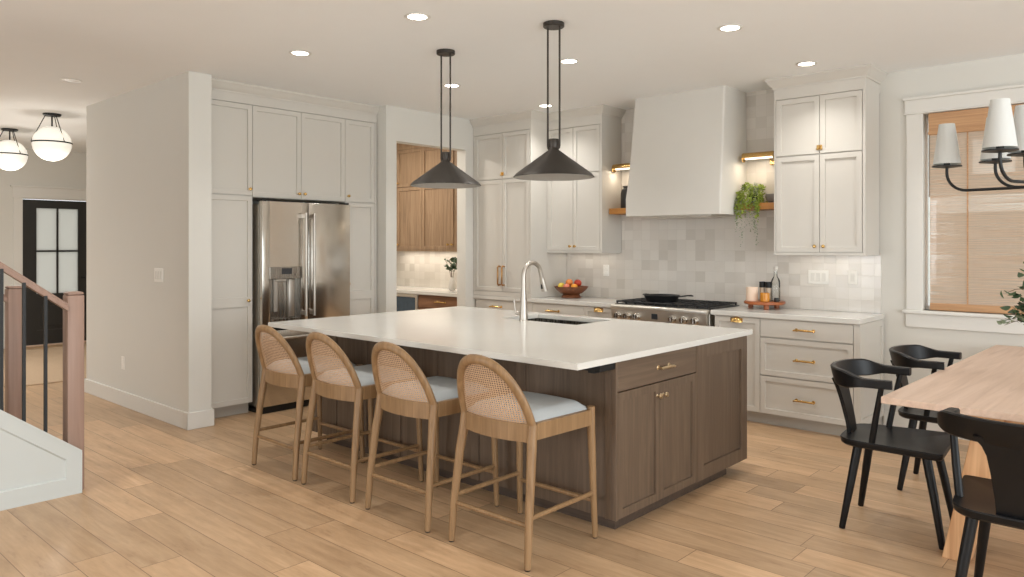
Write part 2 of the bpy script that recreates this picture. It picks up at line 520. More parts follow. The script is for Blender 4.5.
# ------------------------------------------------------------------ mesh helpers
class MB:
    """collects shapes into ONE mesh"""

    def __init__(self, M=None):
        self.bm = bmesh.new()
        self.M = M or Matrix.Identity(4)

    def _merge(self, t, M=None):
        t.transform(self.M @ M if M is not None else self.M)
        me = bpy.data.meshes.new('tmp')
        t.to_mesh(me)
        t.free()
        self.bm.from_mesh(me)
        bpy.data.meshes.remove(me)
        return self

    def box(self, x0, x1, y0, y1, z0, z1, bevel=0.0, seg=2, M=None):
        t = bmesh.new()
        bmesh.ops.create_cube(t, size=1.0)
        for v in t.verts:
            v.co = Vector((x0 + (v.co.x + .5) * (x1 - x0), y0 + (v.co.y + .5) * (y1 - y0), z0 + (v.co.z + .5) * (z1 - z0)))
        if bevel > 0:
            bmesh.ops.bevel(t, geom=t.edges[:], offset=bevel, segments=seg, profile=0.5, affect='EDGES')
        return self._merge(t, M)

    def prism(self, poly, axis, d0, d1, bevel=0.0, seg=2, M=None):
        """poly: 2-D points; axis 'x': (y,z), 'y': (x,z), 'z': (x,y)"""
        t = bmesh.new()

        def P(a, b, d):
            return {'x': (d, a, b), 'y': (a, d, b), 'z': (a, b, d)}[axis]
        lo = [t.verts.new(P(a, b, d0)) for a, b in poly]
        hi = [t.verts.new(P(a, b, d1)) for a, b in poly]
        n = len(poly)
        t.faces.new(lo)
        t.faces.new(hi)
        for i in range(n):
            t.faces.new((lo[i], lo[(i + 1) % n], hi[(i + 1) % n], hi[i]))
        bmesh.ops.recalc_face_normals(t, faces=t.faces[:])
        if bevel > 0:
            bmesh.ops.bevel(t, geom=t.edges[:], offset=bevel, segments=seg, profile=0.5, affect='EDGES')
        return self._merge(t, M)

    def lathe(self, prof, c=(0, 0, 0), seg=32, M=None, cap0=True, cap1=True):
        t = bmesh.new()
        rings = []
        for r, z in prof:
            r = max(r, 1e-5)
            rings.append([t.verts.new((c[0] + r * math.cos(2 * PI * k / seg), c[1] + r * math.sin(2 * PI * k / seg), c[2] + z)) for k in range(seg)])
        for a, b in zip(rings[:-1], rings[1:]):
            for k in range(seg):
                t.faces.new((a[k], a[(k + 1) % seg], b[(k + 1) % seg], b[k]))
        if cap0:
            t.faces.new(list(reversed(rings[0])))
        if cap1:
            t.faces.new(rings[-1])
        bmesh.ops.recalc_face_normals(t, faces=t.faces[:])
        return self._merge(t, M)

    def tube(self, pts, rad, seg=12, M=None, flat=1.0):
        pts = [Vector(p) for p in pts]
        n = len(pts)
        rad = [rad] * n if isinstance(rad, (int, float)) else list(rad)
        t = bmesh.new()
        up = Vector((0, 0, 1))
        d0 = (pts[1] - pts[0]).normalized()
        if abs(d0.dot(up)) > 0.95:
            up = Vector((0, 1, 0))
        a = d0.cross(up).normalized()
        rings = []
        for i in range(n):
            d = (pts[min(i + 1, n - 1)] - pts[max(i - 1, 0)]).normalized()
            a = (a - d * a.dot(d)).normalized()
            b = d.cross(a).normalized()
            rings.append([t.verts.new(pts[i] + (a * math.cos(2 * PI * k / seg) + b * math.sin(2 * PI * k / seg) * flat) * rad[i]) for k in range(seg)])
        for p, q in zip(rings[:-1], rings[1:]):
            for k in range(seg):
                t.faces.new((p[k], p[(k + 1) % seg], q[(k + 1) % seg], q[k]))
        t.faces.new(list(reversed(rings[0])))
        t.faces.new(rings[-1])
        bmesh.ops.recalc_face_normals(t, faces=t.faces[:])
        return self._merge(t, M)

    def sweep(self, sections, M=None, closed=False):
        """sections: list of equal-length closed point rings"""
        t = bmesh.new()
        rings = [[t.verts.new(p) for p in s] for s in sections]
        k = len(rings[0])
        pairs = list(zip(rings[:-1], rings[1:]))
        if closed:
            pairs.append((rings[-1], rings[0]))
        for p, q in pairs:
            for i in range(k):
                t.faces.new((p[i], p[(i + 1) % k], q[(i + 1) % k], q[i]))
        if not closed:
            t.faces.new(list(reversed(rings[0])))
            t.faces.new(rings[-1])
        bmesh.ops.recalc_face_normals(t, faces=t.faces[:])
        return self._merge(t, M)

    def shaker(self, x0, x1, z0, z1, t_=0.02, fw=0.057, rec=0.013, mid=None, y=0.0, slab=False, M=None):
        t = bmesh.new()
        bmesh.ops.create_cube(t, size=1.0)
        for v in t.verts:
            v.co = Vector((x0 + (v.co.x + .5) * (x1 - x0), y + (v.co.y + .5) * t_, z0 + (v.co.z + .5) * (z1 - z0)))
        if mid is not None:
            bmesh.ops.bisect_plane(t, geom=t.verts[:] + t.edges[:] + t.faces[:], plane_co=(0, 0, mid), plane_no=(0, 0, 1))
        t.normal_update()
        if not slab:
            ff = [f for f in t.faces if f.normal.y < -0.9]
            bmesh.ops.inset_individual(t, faces=ff, thickness=fw, depth=0.0)
            bmesh.ops.inset_individual(t, faces=ff, thickness=0.003, depth=-rec)
        else:
            bmesh.ops.bevel(t, geom=t.edges[:], offset=0.0015, segments=1, affect='EDGES')
        return self._merge(t, M)

    def ball(self, c, r, sx=1, sy=1, sz=1, seg=20, M=None):
        t = bmesh.new()
        bmesh.ops.create_uvsphere(t, u_segments=seg, v_segments=seg // 2 + 2, radius=r)
        for v in t.verts:
            v.co = Vector((c[0] + v.co.x * sx, c[1] + v.co.y * sy, c[2] + v.co.z * sz))
        return self._merge(t, M)

    def quad(self, a, b, c, d):
        t = bmesh.new()
        t.faces.new([t.verts.new(p) for p in (a, b, c, d)])
        return self._merge(t)

    def build(self, name, mat, parent=None, smooth=True, angle=32):
        me = bpy.data.meshes.new(name)
        self.bm.normal_update()
        self.bm.to_mesh(me)
        self.bm.free()
        mats = mat if isinstance(mat, (list, tuple)) else [mat]
        for m in mats:
            me.materials.append(m)
        if smooth:
            me.polygons.foreach_set('use_smooth', [True] * len(me.polygons))
            me.set_sharp_from_angle(angle=math.radians(angle))
        o = bpy.data.objects.new(name, me)
        COL.objects.link(o)
        if parent is not None:
            o.parent = parent
        return o


def tag(o, label, cat, group=None, kind=None):
    o['label'] = label
    o['category'] = cat
    if group:
        o['group'] = group
    if kind:
        o['kind'] = kind
    return o


def thing(name, label, cat, loc=(0, 0, 0), rotz=0.0, group=None):
    o = bpy.data.objects.new(name, None)
    o.empty_display_size = 0.1
    COL.objects.link(o)
    o.location = loc
    o.rotation_euler = (0, 0, rotz)
    return tag(o, label, cat, group)


def struct(mb, name, mat, parent=None):
    o = mb.build(name, mat, parent)
    if parent is None:
        o['kind'] = 'structure'
    return o


def copy_tree(o, parent=None):
    c = o.copy()
    COL.objects.link(c)
    if parent is not None:
        c.parent = parent
    for ch in list(o.children):
        copy_tree(ch, c)
    return c


def dup(root, label, loc, rotz=None, group=None):
    c = copy_tree(root)
    c.location = loc
    if rotz is not None:
        c.rotation_euler = (0, 0, rotz)
    c['label'] = label
    if group:
        c['group'] = group
    return c


def arc(c, r, a0, a1, n, plane='xz'):
    out = []
    for i in range(n + 1):
        a = math.radians(a0 + (a1 - a0) * i / n)
        u, v = r * math.cos(a), r * math.sin(a)
        out.append((c[0] + u, c[1], c[2] + v) if plane == 'xz' else ((c[0], c[1] + u, c[2] + v) if plane == 'yz' else (c[0] + u, c[1] + v, c[2])))
    return out


R90 = math.radians(90)

# ------------------------------------------------------------------ room shell
WY = 6.48          # plane of the range wall
FX = -5.90         # plane of the refrigerator wall
struct(MB().box(-12.6, 3.6, -3.6, 6.6, -0.12, 0.0), 'floor', M_FLOOR)
struct(MB().box(-12.6, 3.6, -3.6, 6.6, CEIL, CEIL + 0.15), 'ceiling', M_CEIL)
# range wall with the window opening
WX0, WX1, WZ0, WZ1 = -1.545, 0.47, 0.96, 2.49
struct(MB().box(-8.3, WX0, WY, WY + 0.14, 0, CEIL).box(WX1, 3.6, WY, WY + 0.14, 0, CEIL)
       .box(WX0, WX1, WY, WY + 0.14, 0, WZ0).box(WX0, WX1, WY, WY + 0.14, WZ1, CEIL), 'wall_back', M_WALL)
# entry side wall, its return by the refrigerator and the pantry doorway
struct(MB().box(-8.16, -6.72, 2.685, 2.80, 0, CEIL), 'wall_left', M_WALL)
struct(MB().box(-6.72, FX, 2.685, 2.872, 0, CEIL).box(-6.84, -6.72, 2.80, 4.655, 0, CEIL)
       .box(-6.72, -6.03, 4.655, 4.787, 0, CEIL).box(-6.035, FX, 4.655, 4.787, 0, CEIL)
       .box(-6.035, FX, 4.787, 5.752, 2.51, CEIL).box(-6.035, FX, 5.752, WY, 0, CEIL), 'wall_refrigerator', M_WALL)
struct(MB().box(-8.16, -8.04, 2.80, WY, 0, CEIL), 'wall_pantry', M_WALL)
# front wall of the entry with the door opening
DX = -12.4
DY0, DY1, DZ = 3.24, 4.16, 2.13
struct(MB().box(DX - 0.15, DX, -3.6, DY0, 0, CEIL).box(DX - 0.15, DX, DY1, 6.6, 0, CEIL)
       .box(DX - 0.15, DX, DY0, DY1, DZ, CEIL), 'wall_entry', M_WALL)
struct(MB().box(-12.4, -8.28, 6.0, 6.14, 0, CEIL), 'wall_hall', M_WALL)

# rear wall of the open room, with two big window openings
rw_ = MB()
for a_, b_ in ((-12.6, -6.2), (-3.4, -1.2), (1.6, 3.6)):
    rw_.box(a_, b_, -3.74, -3.6, 0, CEIL)
for a_, b_ in ((-6.2, -3.4), (-1.2, 1.6)):
    rw_.box(a_, b_, -3.74, -3.6, 0, 0.5).box(a_, b_, -3.74, -3.6, 2.4, CEIL)
struct(rw_, 'wall_rear', M_WALL)

# base mouldings
def base_profile(mb, x0, x1, y0, y1):
    mb.box(x0, x1, y0, y1, 0, 0.135, 0.003, 1)
b = MB()
base_profile(b, -8.175, -5.885, 2.668, 2.685)
struct(b, 'baseboard_left', M_TRIM)
b = MB()
base_profile(b, -5.90, -5.883, 2.668, 2.889)
base_profile(b, -5.98, -5.885, 2.872, 2.889)
struct(b, 'baseboard_refrigerator', M_TRIM)
struct(MB().box(-1.83, 3.6, WY - 0.017, WY, 0, 0.135, 0.003, 1), 'baseboard_back', M_TRIM)
struct(MB().box(DX, DX + 0.017, -3.6, DY0 - 0.12, 0, 0.135, 0.003, 1), 'baseboard_entry', M_TRIM)

# front door
d = MB(Matrix.Translation((DX - 0.03, DY0, 0)) @ Matrix.Rotation(R90, 4, 'Z'))
Wd = DY1 - DY0
d.box(0.0, 0.185, 0, 0.045, 0.01, DZ - 0.01)
d.box(Wd - 0.185, Wd, 0, 0.045, 0.01, DZ - 0.01)
d.box(0.185, Wd - 0.185, 0, 0.045, 2.0, DZ - 0.01)
d.box(0.185, Wd - 0.185, 0, 0.045, 0.01, 0.22)
d.box(0.185, Wd - 0.185, 0, 0.045, 0.62, 0.75)
d.box(0.185, Wd - 0.185, 0.014, 0.035, 0.22, 0.62)
d.box(0.24, Wd - 0.24, 0.004, 0.03, 0.27, 0.57, 0.006, 1)
d.box(Wd / 2 - 0.012, Wd / 2 + 0.012, 0.004, 0.04, 0.75, 2.0)
d.box(0.185, Wd - 0.185, 0.004, 0.04, 1.36, 1.384)
door = struct(d, 'door_1', M_DOOR)
g = MB(Matrix.Translation((DX - 0.03, DY0, 0)) @ Matrix.Rotation(R90, 4, 'Z'))
g.box(0.185, Wd - 0.185, 0.018, 0.026, 0.75, 2.0)
g.build('door_glass', M_FROST, door)
g = MB()
for z in (0.25, 1.15, 1.85):
    g.box(DX - 0.03, DX + 0.012, DY0 - 0.012, DY0 + 0.006, z, z + 0.1)
g.build('hinge', M_BLACKM, door)
hd = MB()
hd.tube([(DX - 0.03, DY1 - 0.06, 0.98), (DX + 0.03, DY1 - 0.06, 0.98), (DX + 0.03, DY1 - 0.17, 0.98)], 0.009)
hd.lathe([(0.028, 0), (0.028, 0.012)], M=Matrix.Translation((DX - 0.03, DY1 - 0.06, 0.98)) @ Matrix.Rotation(R90, 4, 'Y'))
hd.build('handle', M_BLACKM, door)
# door casing
struct(MB().box(DX, DX + 0.02, DY0 - 0.11, DY0, 0, DZ + 0.01, 0.002, 1).box(DX, DX + 0.02, DY1, DY1 + 0.11, 0, DZ + 0.01, 0.002, 1)
       .box(DX, DX + 0.024, DY0 - 0.13, DY1 + 0.13, DZ + 0.01, DZ + 0.16, 0.002, 1)
       .box(DX, DX + 0.04, DY0 - 0.15, DY1 + 0.15, DZ + 0.16, DZ + 0.185, 0.003, 1), 'trim_1', M_TRIM)
# threshold and porch
struct(MB().box(DX - 0.16, DX + 0.03, DY0, DY1, 0.0, 0.012), 'trim_2', M_TABLE)

# window casing, sill, apron
wc = MB()
wc.box(WX0 - 0.115, WX0, WY - 0.022, WY, WZ0, WZ1, 0.002, 1)
wc.box(WX1, WX1 + 0.115, WY - 0.022, WY, WZ0, WZ1, 0.002, 1)
wc.box(WX0 - 0.125, WX1 + 0.125, WY - 0.026, WY, WZ1 + 0.012, WZ1 + 0.112, 0.002, 1)
wc.box(WX0 - 0.135, WX1 + 0.135, WY - 0.034, WY, WZ1, WZ1 + 0.014, 0.004, 1)
wc.box(WX0 - 0.14, WX1 + 0.14, WY - 0.045, WY, WZ1 + 0.112, WZ1 + 0.135, 0.004, 1)
wc.box(WX0 - 0.14, WX1 + 0.14, WY - 0.05, WY + 0.10, WZ0 - 0.028, WZ0, 0.005, 1)
wc.box(WX0 - 0.12, WX1 + 0.12, WY - 0.022, WY, WZ0 - 0.135, WZ0 - 0.028, 0.002, 1)
struct(wc, 'trim_3', M_TRIM)
wf = MB()
for x0, x1, z0, z1 in ((WX0, WX0 + 0.008, WZ0, WZ1), (WX1 - 0.008, WX1, WZ0, WZ1), (WX0 + .008, WX1 - .022, WZ0, WZ0 + 0.03),
                       (WX0 + .008, WX1 - .008, WZ1 - 0.03, WZ1)):
    wf.box(x0, x1, WY + 0.085, WY + 0.135, z0, z1, 0.003, 1)
win = struct(wf, 'window_1', M_OUTW)
MB().box(WX0 + 0.008, WX1 - 0.008, WY + 0.105, WY + 0.111, WZ0 + 0.03, WZ1 - 0.03).build('window_pane', M_GLASS, win)

# tiled wall surfaces
struct(MB().box(-5.05, -1.85, WY - 0.012, WY, 0.916, 1.40).box(-4.34, -2.57, WY - 0.012, WY, 1.40, CEIL), 'wall_backsplash', M_TILE)
struct(MB().box(-8.03, -6.04, WY - 0.012, WY, 0.916, 1.40), 'wall_backsplash_pantry', M_TILE)


# ------------------------------------------------------------------ cabinets
def knob(parent, x, z, mat=None, y=0.0):
    mb = MB()
    R = Matrix.Translation((x, y, z)) @ Matrix.Rotation(R90, 4, 'X')
    mb.lathe([(0.008, 0), (0.005, 0.004), (0.005, 0.014), (0.012, 0.018), (0.0145, 0.023), (0.012, 0.030), (0.004, 0.032)], seg=16, M=R)
    return mb.build('knob', mat or M_BRASS, parent)


def pull_h(parent, x, z, L=0.165, mat=None, y=0.0, r=0.0075):
    mb = MB()
    for s in (-1, 1):
        mb.tube([(x + s * L * 0.40, y, z), (x + s * L * 0.40, y - 0.03, z)], r * 0.8, 10)
        mb.lathe([(r * 1.9, 0), (r * 1.5, 0.004)], seg=12, M=Matrix.Translation((x + s * L * 0.40, y, z)) @ Matrix.Rotation(R90, 4, 'X'))
    mb.tube([(x - L / 2, y - 0.031, z - 0.004), (x - L * 0.4, y - 0.031, z), (x, y - 0.034, z + 0.002), (x + L * 0.4, y - 0.031, z), (x + L / 2, y - 0.031, z - 0.004)], [r * 0.8, r, r * 1.15, r, r * 0.8], 12)
    return mb.build('handle', mat or M_BRASS, parent)


def pull_v(parent, x, z0, z1, mat=None, y=0.0, r=0.0095, out=0.04):
    mb = MB()
    mb.tube([(x, y, z0 + 0.02), (x, y - out * 0.7, z0 + 0.016), (x, y - out, z0 + 0.03), (x, y - out, (z0 + z1) / 2), (x, y - out, z1 - 0.03), (x, y - out * 0.7, z1 - 0.016), (x, y, z1 - 0.02)], r, 12)
    return mb.build('handle', mat or M_BRONZE, parent)


def cup_pull(parent, x, z, y=0.0):
    t = MB()
    W2, D, H = 0.054, 0.036, 0.044
    secs = []
    n = 12
    for i in range(n + 1):
        a = PI * i / n
        ring_o, ring_i = [], []
        cxp = x - W2 * math.cos(a)
        for j in range(7):
            q = (PI / 2) * j / 6
            k = max(0.02, math.sin(a))
            ring_o.append((cxp, y - D * k * math.cos(q), z - 0.012 + H * k * math.sin(q)))
            ring_i.append((cxp, y - (D - 0.003) * k * math.cos(q) - 0.0, z - 0.012 + (H - 0.003) * k * math.sin(q)))
        secs.append(ring_o + list(reversed(ring_i)))
    t.sweep(secs)
    t.box(x - W2, x + W2, y - 0.002, y, z - 0.013, z + 0.024, 0.0008, 1)
    return t.build('handle', M_BRASS, parent)


def latch(parent, x, z, y=0.0):
    mb = MB()
    mb.box(x - 0.022, x + 0.022, y - 0.006, y, z - 0.02, z + 0.02, 0.002, 1)
    mb.box(x - 0.006, x + 0.006, y - 0.022, y - 0.005, z - 0.006, z + 0.014, 0.003, 2)
    mb.tube([(x - 0.026, y - 0.008, z - 0.012), (x + 0.026, y - 0.008, z - 0.012)], 0.004, 8)
    return mb.build('latch', M_BRASS, parent)


def cabinet(name, label, cat, loc, rotz, W, z0, z1, D, frame, fronts, group=None, mat=None, toe=None, fmat=None, side_panel=False, frame_t=0.02):
    """local x along the front, local -y towards the viewer; front plane y=0"""
    mat = mat or M_CAB
    root = thing(name, label, cat, loc, rotz, group)
    c = MB()
    c.box(0, W, frame_t, D, z0, z1)
    for x0, x1, a, b_ in frame:
        c.box(x0, x1, 0, frame_t + 0.001, a, b_, 0.0008, 1)
    c.build('carcass', mat, root)
    if toe:
        k = MB()
        k.box(0.0, W, 0.075, D, 0.0, z0)
        k.build('toe_kick', toe, root)
    g = 0.0024
    for f in fronts:
        kind, x0, x1, a, b_ = f[:5]
        o = f[5] if len(f) > 5 else {}
        mb = MB()
        mb.shaker(x0 + g, x1 - g, a + g, b_ - g, fw=o.get('fw', 0.057), mid=o.get('mid'), slab=o.get('slab', False))
        dr = mb.build(kind, o.get('mat', fmat or mat), root)
        for h in o.get('h', []):
            if h[0] == 'knob':
                knob(dr, h[1], h[2], h[3] if len(h) > 3 else None)
            elif h[0] == 'pull':
                pull_h(dr, h[1], h[2], *(h[3:]))
            elif h[0] == 'vpull':
                pull_v(dr, h[1], h[2], h[3])
            elif h[0] == 'cup':
                cup_pull(dr, h[1], h[2])
            elif h[0] == 'latch':
                latch(dr, h[1], h[2])
    return root


# --- refrigerator wall (front plane x = -6.05), local x = world y - Y0
FCX = -6.05
YA, YB, YC, YD = 2.890, 3.314, 4.277, 4.652
GR = 'tall cabinets around the refrigerator'
cabinet('tall_cabinet', 'tall narrow greige cabinet between the wall end and the refrigerator', 'cabinet', (FCX, YA, 0), R90, YB - YA, 0.10, 2.69, 0.62,
        [(0, 0.004, 0.10, 2.69), (0, YB - YA, 2.687, 2.69)],
        [('door', 0.004, YB - YA, 1.897, 2.684, {'h': [('knob', YB - YA - 0.03, 1.952)]}),
         ('door', 0.004, YB - YA, 0.10, 1.893, {'mid': 0.975, 'h': [('knob', YB - YA - 0.045, 0.987)]})], GR, toe=M_TOE)
cabinet('upper_cabinet', 'two door greige cabinet directly above the steel refrigerator', 'cabinet', (FCX, YB, 0), R90, YC - YB, 1.885, 2.69, 0.62,
        [(0, YC - YB, 2.687, 2.69)],
        [('door', 0, 0.4815, 1.887, 2.684, {'h': [('knob', 0.4815 - 0.03, 1.935)]}),
         ('door', 0.4815, YC - YB, 1.887, 2.684, {'h': [('knob', 0.4815 + 0.03, 1.935)]})], GR)
cabinet('tall_cabinet', 'tall narrow greige cabinet between the refrigerator and the pantry doorway', 'cabinet', (FCX, YC, 0), R90, YD - YC, 0.10, 2.69, 0.62,
        [(YD - YC - 0.018, YD - YC, 0.10, 2.69), (0, YD - YC, 2.687, 2.69)],
        [('door', 0, YD - YC - 0.02, 1.885, 2.684, {'h': [('knob', 0.03, 1.94)]}),
         ('door', 0, YD - YC - 0.02, 0.10, 1.881, {'mid': 0.975, 'h': [('knob', 0.03, 1.09)]})], GR, toe=M_TOE)


def crown(poly_path, name, mat=M_CAB, z0=2.69, zf=2.765, proj=0.055, frieze_t=0.02):
    """frieze board plus cove along a path of (x,y) points; outward is to the right of travel"""
    mb = MB()
    prof = [(0.0, z0), (0.0, zf), (0.008, zf), (0.010, zf + 0.012), (0.022, zf + 0.022), (0.040, zf + 0.048), (0.052, CEIL - 0.018), (proj, CEIL - 0.016), (proj, CEIL), (-0.03, CEIL), (-0.03, z0)]
    pts = [Vector((p[0], p[1], 0)) for p in poly_path]
    secs = []
    n = len(pts)
    for i, p in enumerate(pts):
        dirs = []
        if i > 0:
            dirs.append((p - pts[i - 1]).normalized())
        if i < n - 1:
            dirs.append((pts[i + 1] - p).normalized())
        nrm = [Vector((d_.y, -d_.x, 0)) for d_ in dirs]
        if len(nrm) == 2:
            m = (nrm[0] + nrm[1])
            m = m / m.dot(nrm[0])
        else:
            m = nrm[0]
        secs.append([(p.x + m.x * u, p.y + m.y * u, z) for u, z in prof])
    mb.sweep(secs)
    return struct(mb, name, mat)


# path direction: outward normal = (dy, -dx)
crown([(FCX, 2.872), (FCX, 4.655)], 'trim_4')

# --- refrigerator
FRX = -5.925
fr = thing('refrigerator', 'stainless french door refrigerator with water dispenser set between the tall cabinets', 'refrigerator', (FRX, 3.335, 0), R90)
FW = 0.91
m = MB()
m.box(0.01, FW - 0.01, 0.075, 0.74, 0.03, 1.825, 0.004, 1)
m.build('body', M_STEELX, fr)
MB().box(0.02, FW - 0.02, 0.055, 0.078, 0.03, 1.82).build('gasket', M_DARK, fr)
MB().box(0.01, FW - 0.01, 0.04, 0.5, 0.0, 0.055).build('base_grille', M_DARK, fr)


def fridge_handle(parent, x, z0, z1):
    h = MB()
    h.tube([(x, -0.058, z0), (x, -0.058, z1)], 0.0125, 14)
    for z in (z0 + 0.03, z1 - 0.03):
        h.box(x - 0.011, x + 0.011, -0.058, 0.004, z - 0.02, z + 0.02, 0.003, 1)
    return h.build('handle', M_NICKEL, parent)


ld = MB()
ZB = 0.745
dx0, dx1, dz0, dz1 = 0.075, 0.385, 0.80, 1.275
# left door as frame around the dispenser
LD = 0.452
ld.box(0, dx0, 0, 0.06, ZB, 1.848, 0.004, 2)
ld.box(dx1, LD, 0, 0.06, ZB, 1.848, 0.004, 2)
ld.box(dx0 - 0.004, dx1 + 0.004, 0.0, 0.06, dz1, 1.848)
ld.box(dx0 - 0.004, dx1 + 0.004, 0.0, 0.06, ZB, dz0)
left = ld.build('door', M_STEEL, fr)
fridge_handle(left, LD - 0.055, 0.83, 1.755)
rd = MB()
rd.box(LD + 0.006, FW, 0, 0.06, ZB, 1.848, 0.004, 2)
right = rd.build('door', M_STEEL, fr)
fridge_handle(right, LD + 0.03, 0.83, 1.755)
dp = MB()
dp.box(dx0, dx1, 0.052, 0.06, dz0, dz1)
dp.box(dx0, dx0 + 0.012, 0.0, 0.055, dz0, dz1 - 0.10)
dp.box(dx1 - 0.012, dx1, 0.0, 0.055, dz0, dz1 - 0.10)
dp.box(dx0 + 0.012, dx1 - 0.012, -0.012, 0.055, dz0, dz0 + 0.022, 0.003, 1)
dispo = dp.build('dispenser', M_STEELD, left)
pn = MB()
pn.box(dx0 - 0.004, dx1 + 0.004, -0.012, 0.05, dz1 - 0.105, dz1, 0.003, 1)
pn.tube([(dx0 + 0.255, -0.012, dz1 - 0.07), (dx0 + 0.255, -0.022, dz1 - 0.07)], 0.018, 16)
pn.build('control_panel', M_STEELD, left)
MB().box(dx0 + 0.105, dx0 + 0.205, -0.0135, -0.008, dz1 - 0.065, dz1 - 0.012).build('display', M_SCREEN, left)
pd = MB()
pd.box(dx0 + 0.05, dx0 + 0.085, 0.02, 0.05, dz0 + 0.08, dz1 - 0.11, 0.003, 1)
pd.box(dx0 + 0.19, dx0 + 0.25, 0.015, 0.05, dz0 + 0.03, dz1 - 0.11, 0.006, 2)
pd.box(dx0 + 0.06, dx0 + 0.16, 0.0, 0.05, dz1 - 0.13, dz1 - 0.105, 0.004, 1)
pd.build('dispenser_paddle', M_NICKEL, left)
fz = MB()
fz.box(0, FW, 0, 0.06, 0.065, 0.718, 0.004, 2)
fzo = fz.build('freezer_drawer', M_STEEL, fr)
h = MB()
h.tube([(0.06, -0.058, 0.655), (FW - 0.06, -0.058, 0.655)], 0.0125, 14)
for x in (0.09, FW - 0.09):
    h.box(x - 0.02, x + 0.02, -0.058, 0.004, 0.644, 0.666, 0.003, 1)
h.build('handle', M_NICKEL, fzo)
for x in (0.03, FW - 0.03):
    MB().box(x - 0.025, x + 0.025, 0.01, 0.11, 1.849, 1.866, 0.003, 1).build('hinge_cover', M_DARK, fr)

# --- pantry behind the doorway
PF = 6.12
px = [-7.98, -7.535, -7.05, -6.53, -6.06]
GP = 'brown oak wall cabinets in the pantry'
for i, lab in ((0, 'brown oak pantry wall cabinet, left of the two through the doorway'),
               (2, 'brown oak pantry wall cabinet beside the white doorway jamb')):
    x0, x1, x2 = px[i], px[i + 1], px[i + 2]
    w0, w1 = x1 - x0, x2 - x0
    cabinet('upper_cabinet', lab, 'cabinet', (x0, PF, 0), 0, w1, 1.385, 2.70, 0.345, [(0, w1, 1.385, 1.405), (0, w1, 2.672, 2.70)],
            [('door', 0, w0, 2.197, 2.67, {'h': [('knob', w0 - 0.035, 2.25)]}), ('door', w0, w1, 2.197, 2.67, {'h': [('knob', w0 + 0.035, 2.25)]}),
             ('door', 0, w0, 1.407, 2.193, {'h': [('knob', w0 - 0.035, 1.47)]}), ('door', w0, w1, 1.407, 2.193, {'h': [('knob', w0 + 0.035, 1.47)]})],
            GP, mat=M_PWOOD)
crown([(px[0], PF), (px[4], PF)], 'trim_5', M_PWOOD, z0=2.70, zf=2.77)
struct(MB().box(-8.04, px[0], PF, PF + 0.3, 1.385, CEIL), 'trim_6', M_PWOOD)
BF = 5.885
wf_ = thing('wine_refrigerator', 'dark glass wine refrigerator under the pantry counter', 'wine refrigerator', (-7.45, BF, 0), 0)
MB().box(0, 0.60, 0.02, 0.58, 0.10, 0.872).build('body', M_DARK, wf_)
q = MB()
for a in ((0, 0.04, 0.11, 0.872), (0.56, 0.60, 0.11, 0.872), (0.04, 0.56, 0.11, 0.15), (0.04, 0.56, 0.835, 0.872)):
    q.box(a[0], a[1], -0.012, 0.02, a[2], a[3], 0.002, 1)
fdo = q.build('door', M_STEELX, wf_)
MB().box(0.04, 0.56, -0.004, 0.012, 0.15, 0.835).build('door_glass', M_WINE, fdo)
MB().box(0, 0.60, 0.06, 0.5, 0, 0.10).build('toe_kick', M_DARK, wf_)
cabinet('base_cabinet', 'brown oak pantry base cabinet with brass drawer pull beside the wine refrigerator', 'cabinet', (-6.845, BF, 0), 0, 0.80, 0.10, 0.873, 0.58,
        [(0, 0.80, 0.868, 0.873)],
        [('drawer', 0, 0.80, 0.72, 0.868, {'slab': True, 'h': [('pull', 0.40, 0.80)]}), ('door', 0, 0.40, 0.10, 0.715, {}), ('door', 0.40, 0.80, 0.10, 0.715, {})],
        mat=M_PWOODX, toe=M_DARK)
cabinet('base_cabinet', 'brown oak pantry base cabinet left of the wine refrigerator', 'cabinet', (-8.03, BF, 0), 0, 0.575, 0.10, 0.873, 0.58,
        [(0, 0.575, 0.868, 0.873)], [('door', 0, 0.29, 0.10, 0.868, {}), ('door', 0.29, 0.575, 0.10, 0.868, {})], mat=M_PWOODX, toe=M_DARK)
tag(MB().box(-8.035, -6.042, BF - 0.025, WY - 0.013, 0.875, 0.915, 0.003, 1).build('countertop', M_QUARTZ), 'white stone countertop inside the pantry doorway', 'countertop')

# --- range wall, left part
HF = 5.865
hx0, hx1 = -5.895, -5.05
hw = hx1 - hx0
hm = -5.455 - hx0
cabinet('hutch_cabinet', 'tall greige cabinet standing on the counter with long bronze pulls beside the pantry doorway', 'cabinet', (hx0, HF, 0), 0, hw, 0.917, 2.69, 0.60,
        [(0, hw, 0.917, 0.962), (0, 0.02, 0.962, 2.69), (hw - 0.022, hw, 0.962, 2.69), (0.02, hw - 0.022, 2.667, 2.69)],
        [('door', 0.022, hm, 2.172, 2.664, {'h': []}), ('door', hm, hw - 0.024, 2.172, 2.664, {'h': [('latch', hm, 2.225)]}) if False else ('door', hm, hw - 0.024, 2.172, 2.664, {'h': [('latch', hm + 0.0, 2.225)]}),
         ('door', 0.022, hm, 0.966, 2.168, {'h': [('vpull', hm - 0.03, 1.02, 1.255)]}), ('door', hm, hw - 0.024, 0.966, 2.168, {'h': [('vpull', hm + 0.03, 1.02, 1.255)]})])
UF = 6.12
ux0, ux1 = -5.048, -4.34
uw = ux1 - ux0
um = -4.70 - ux0
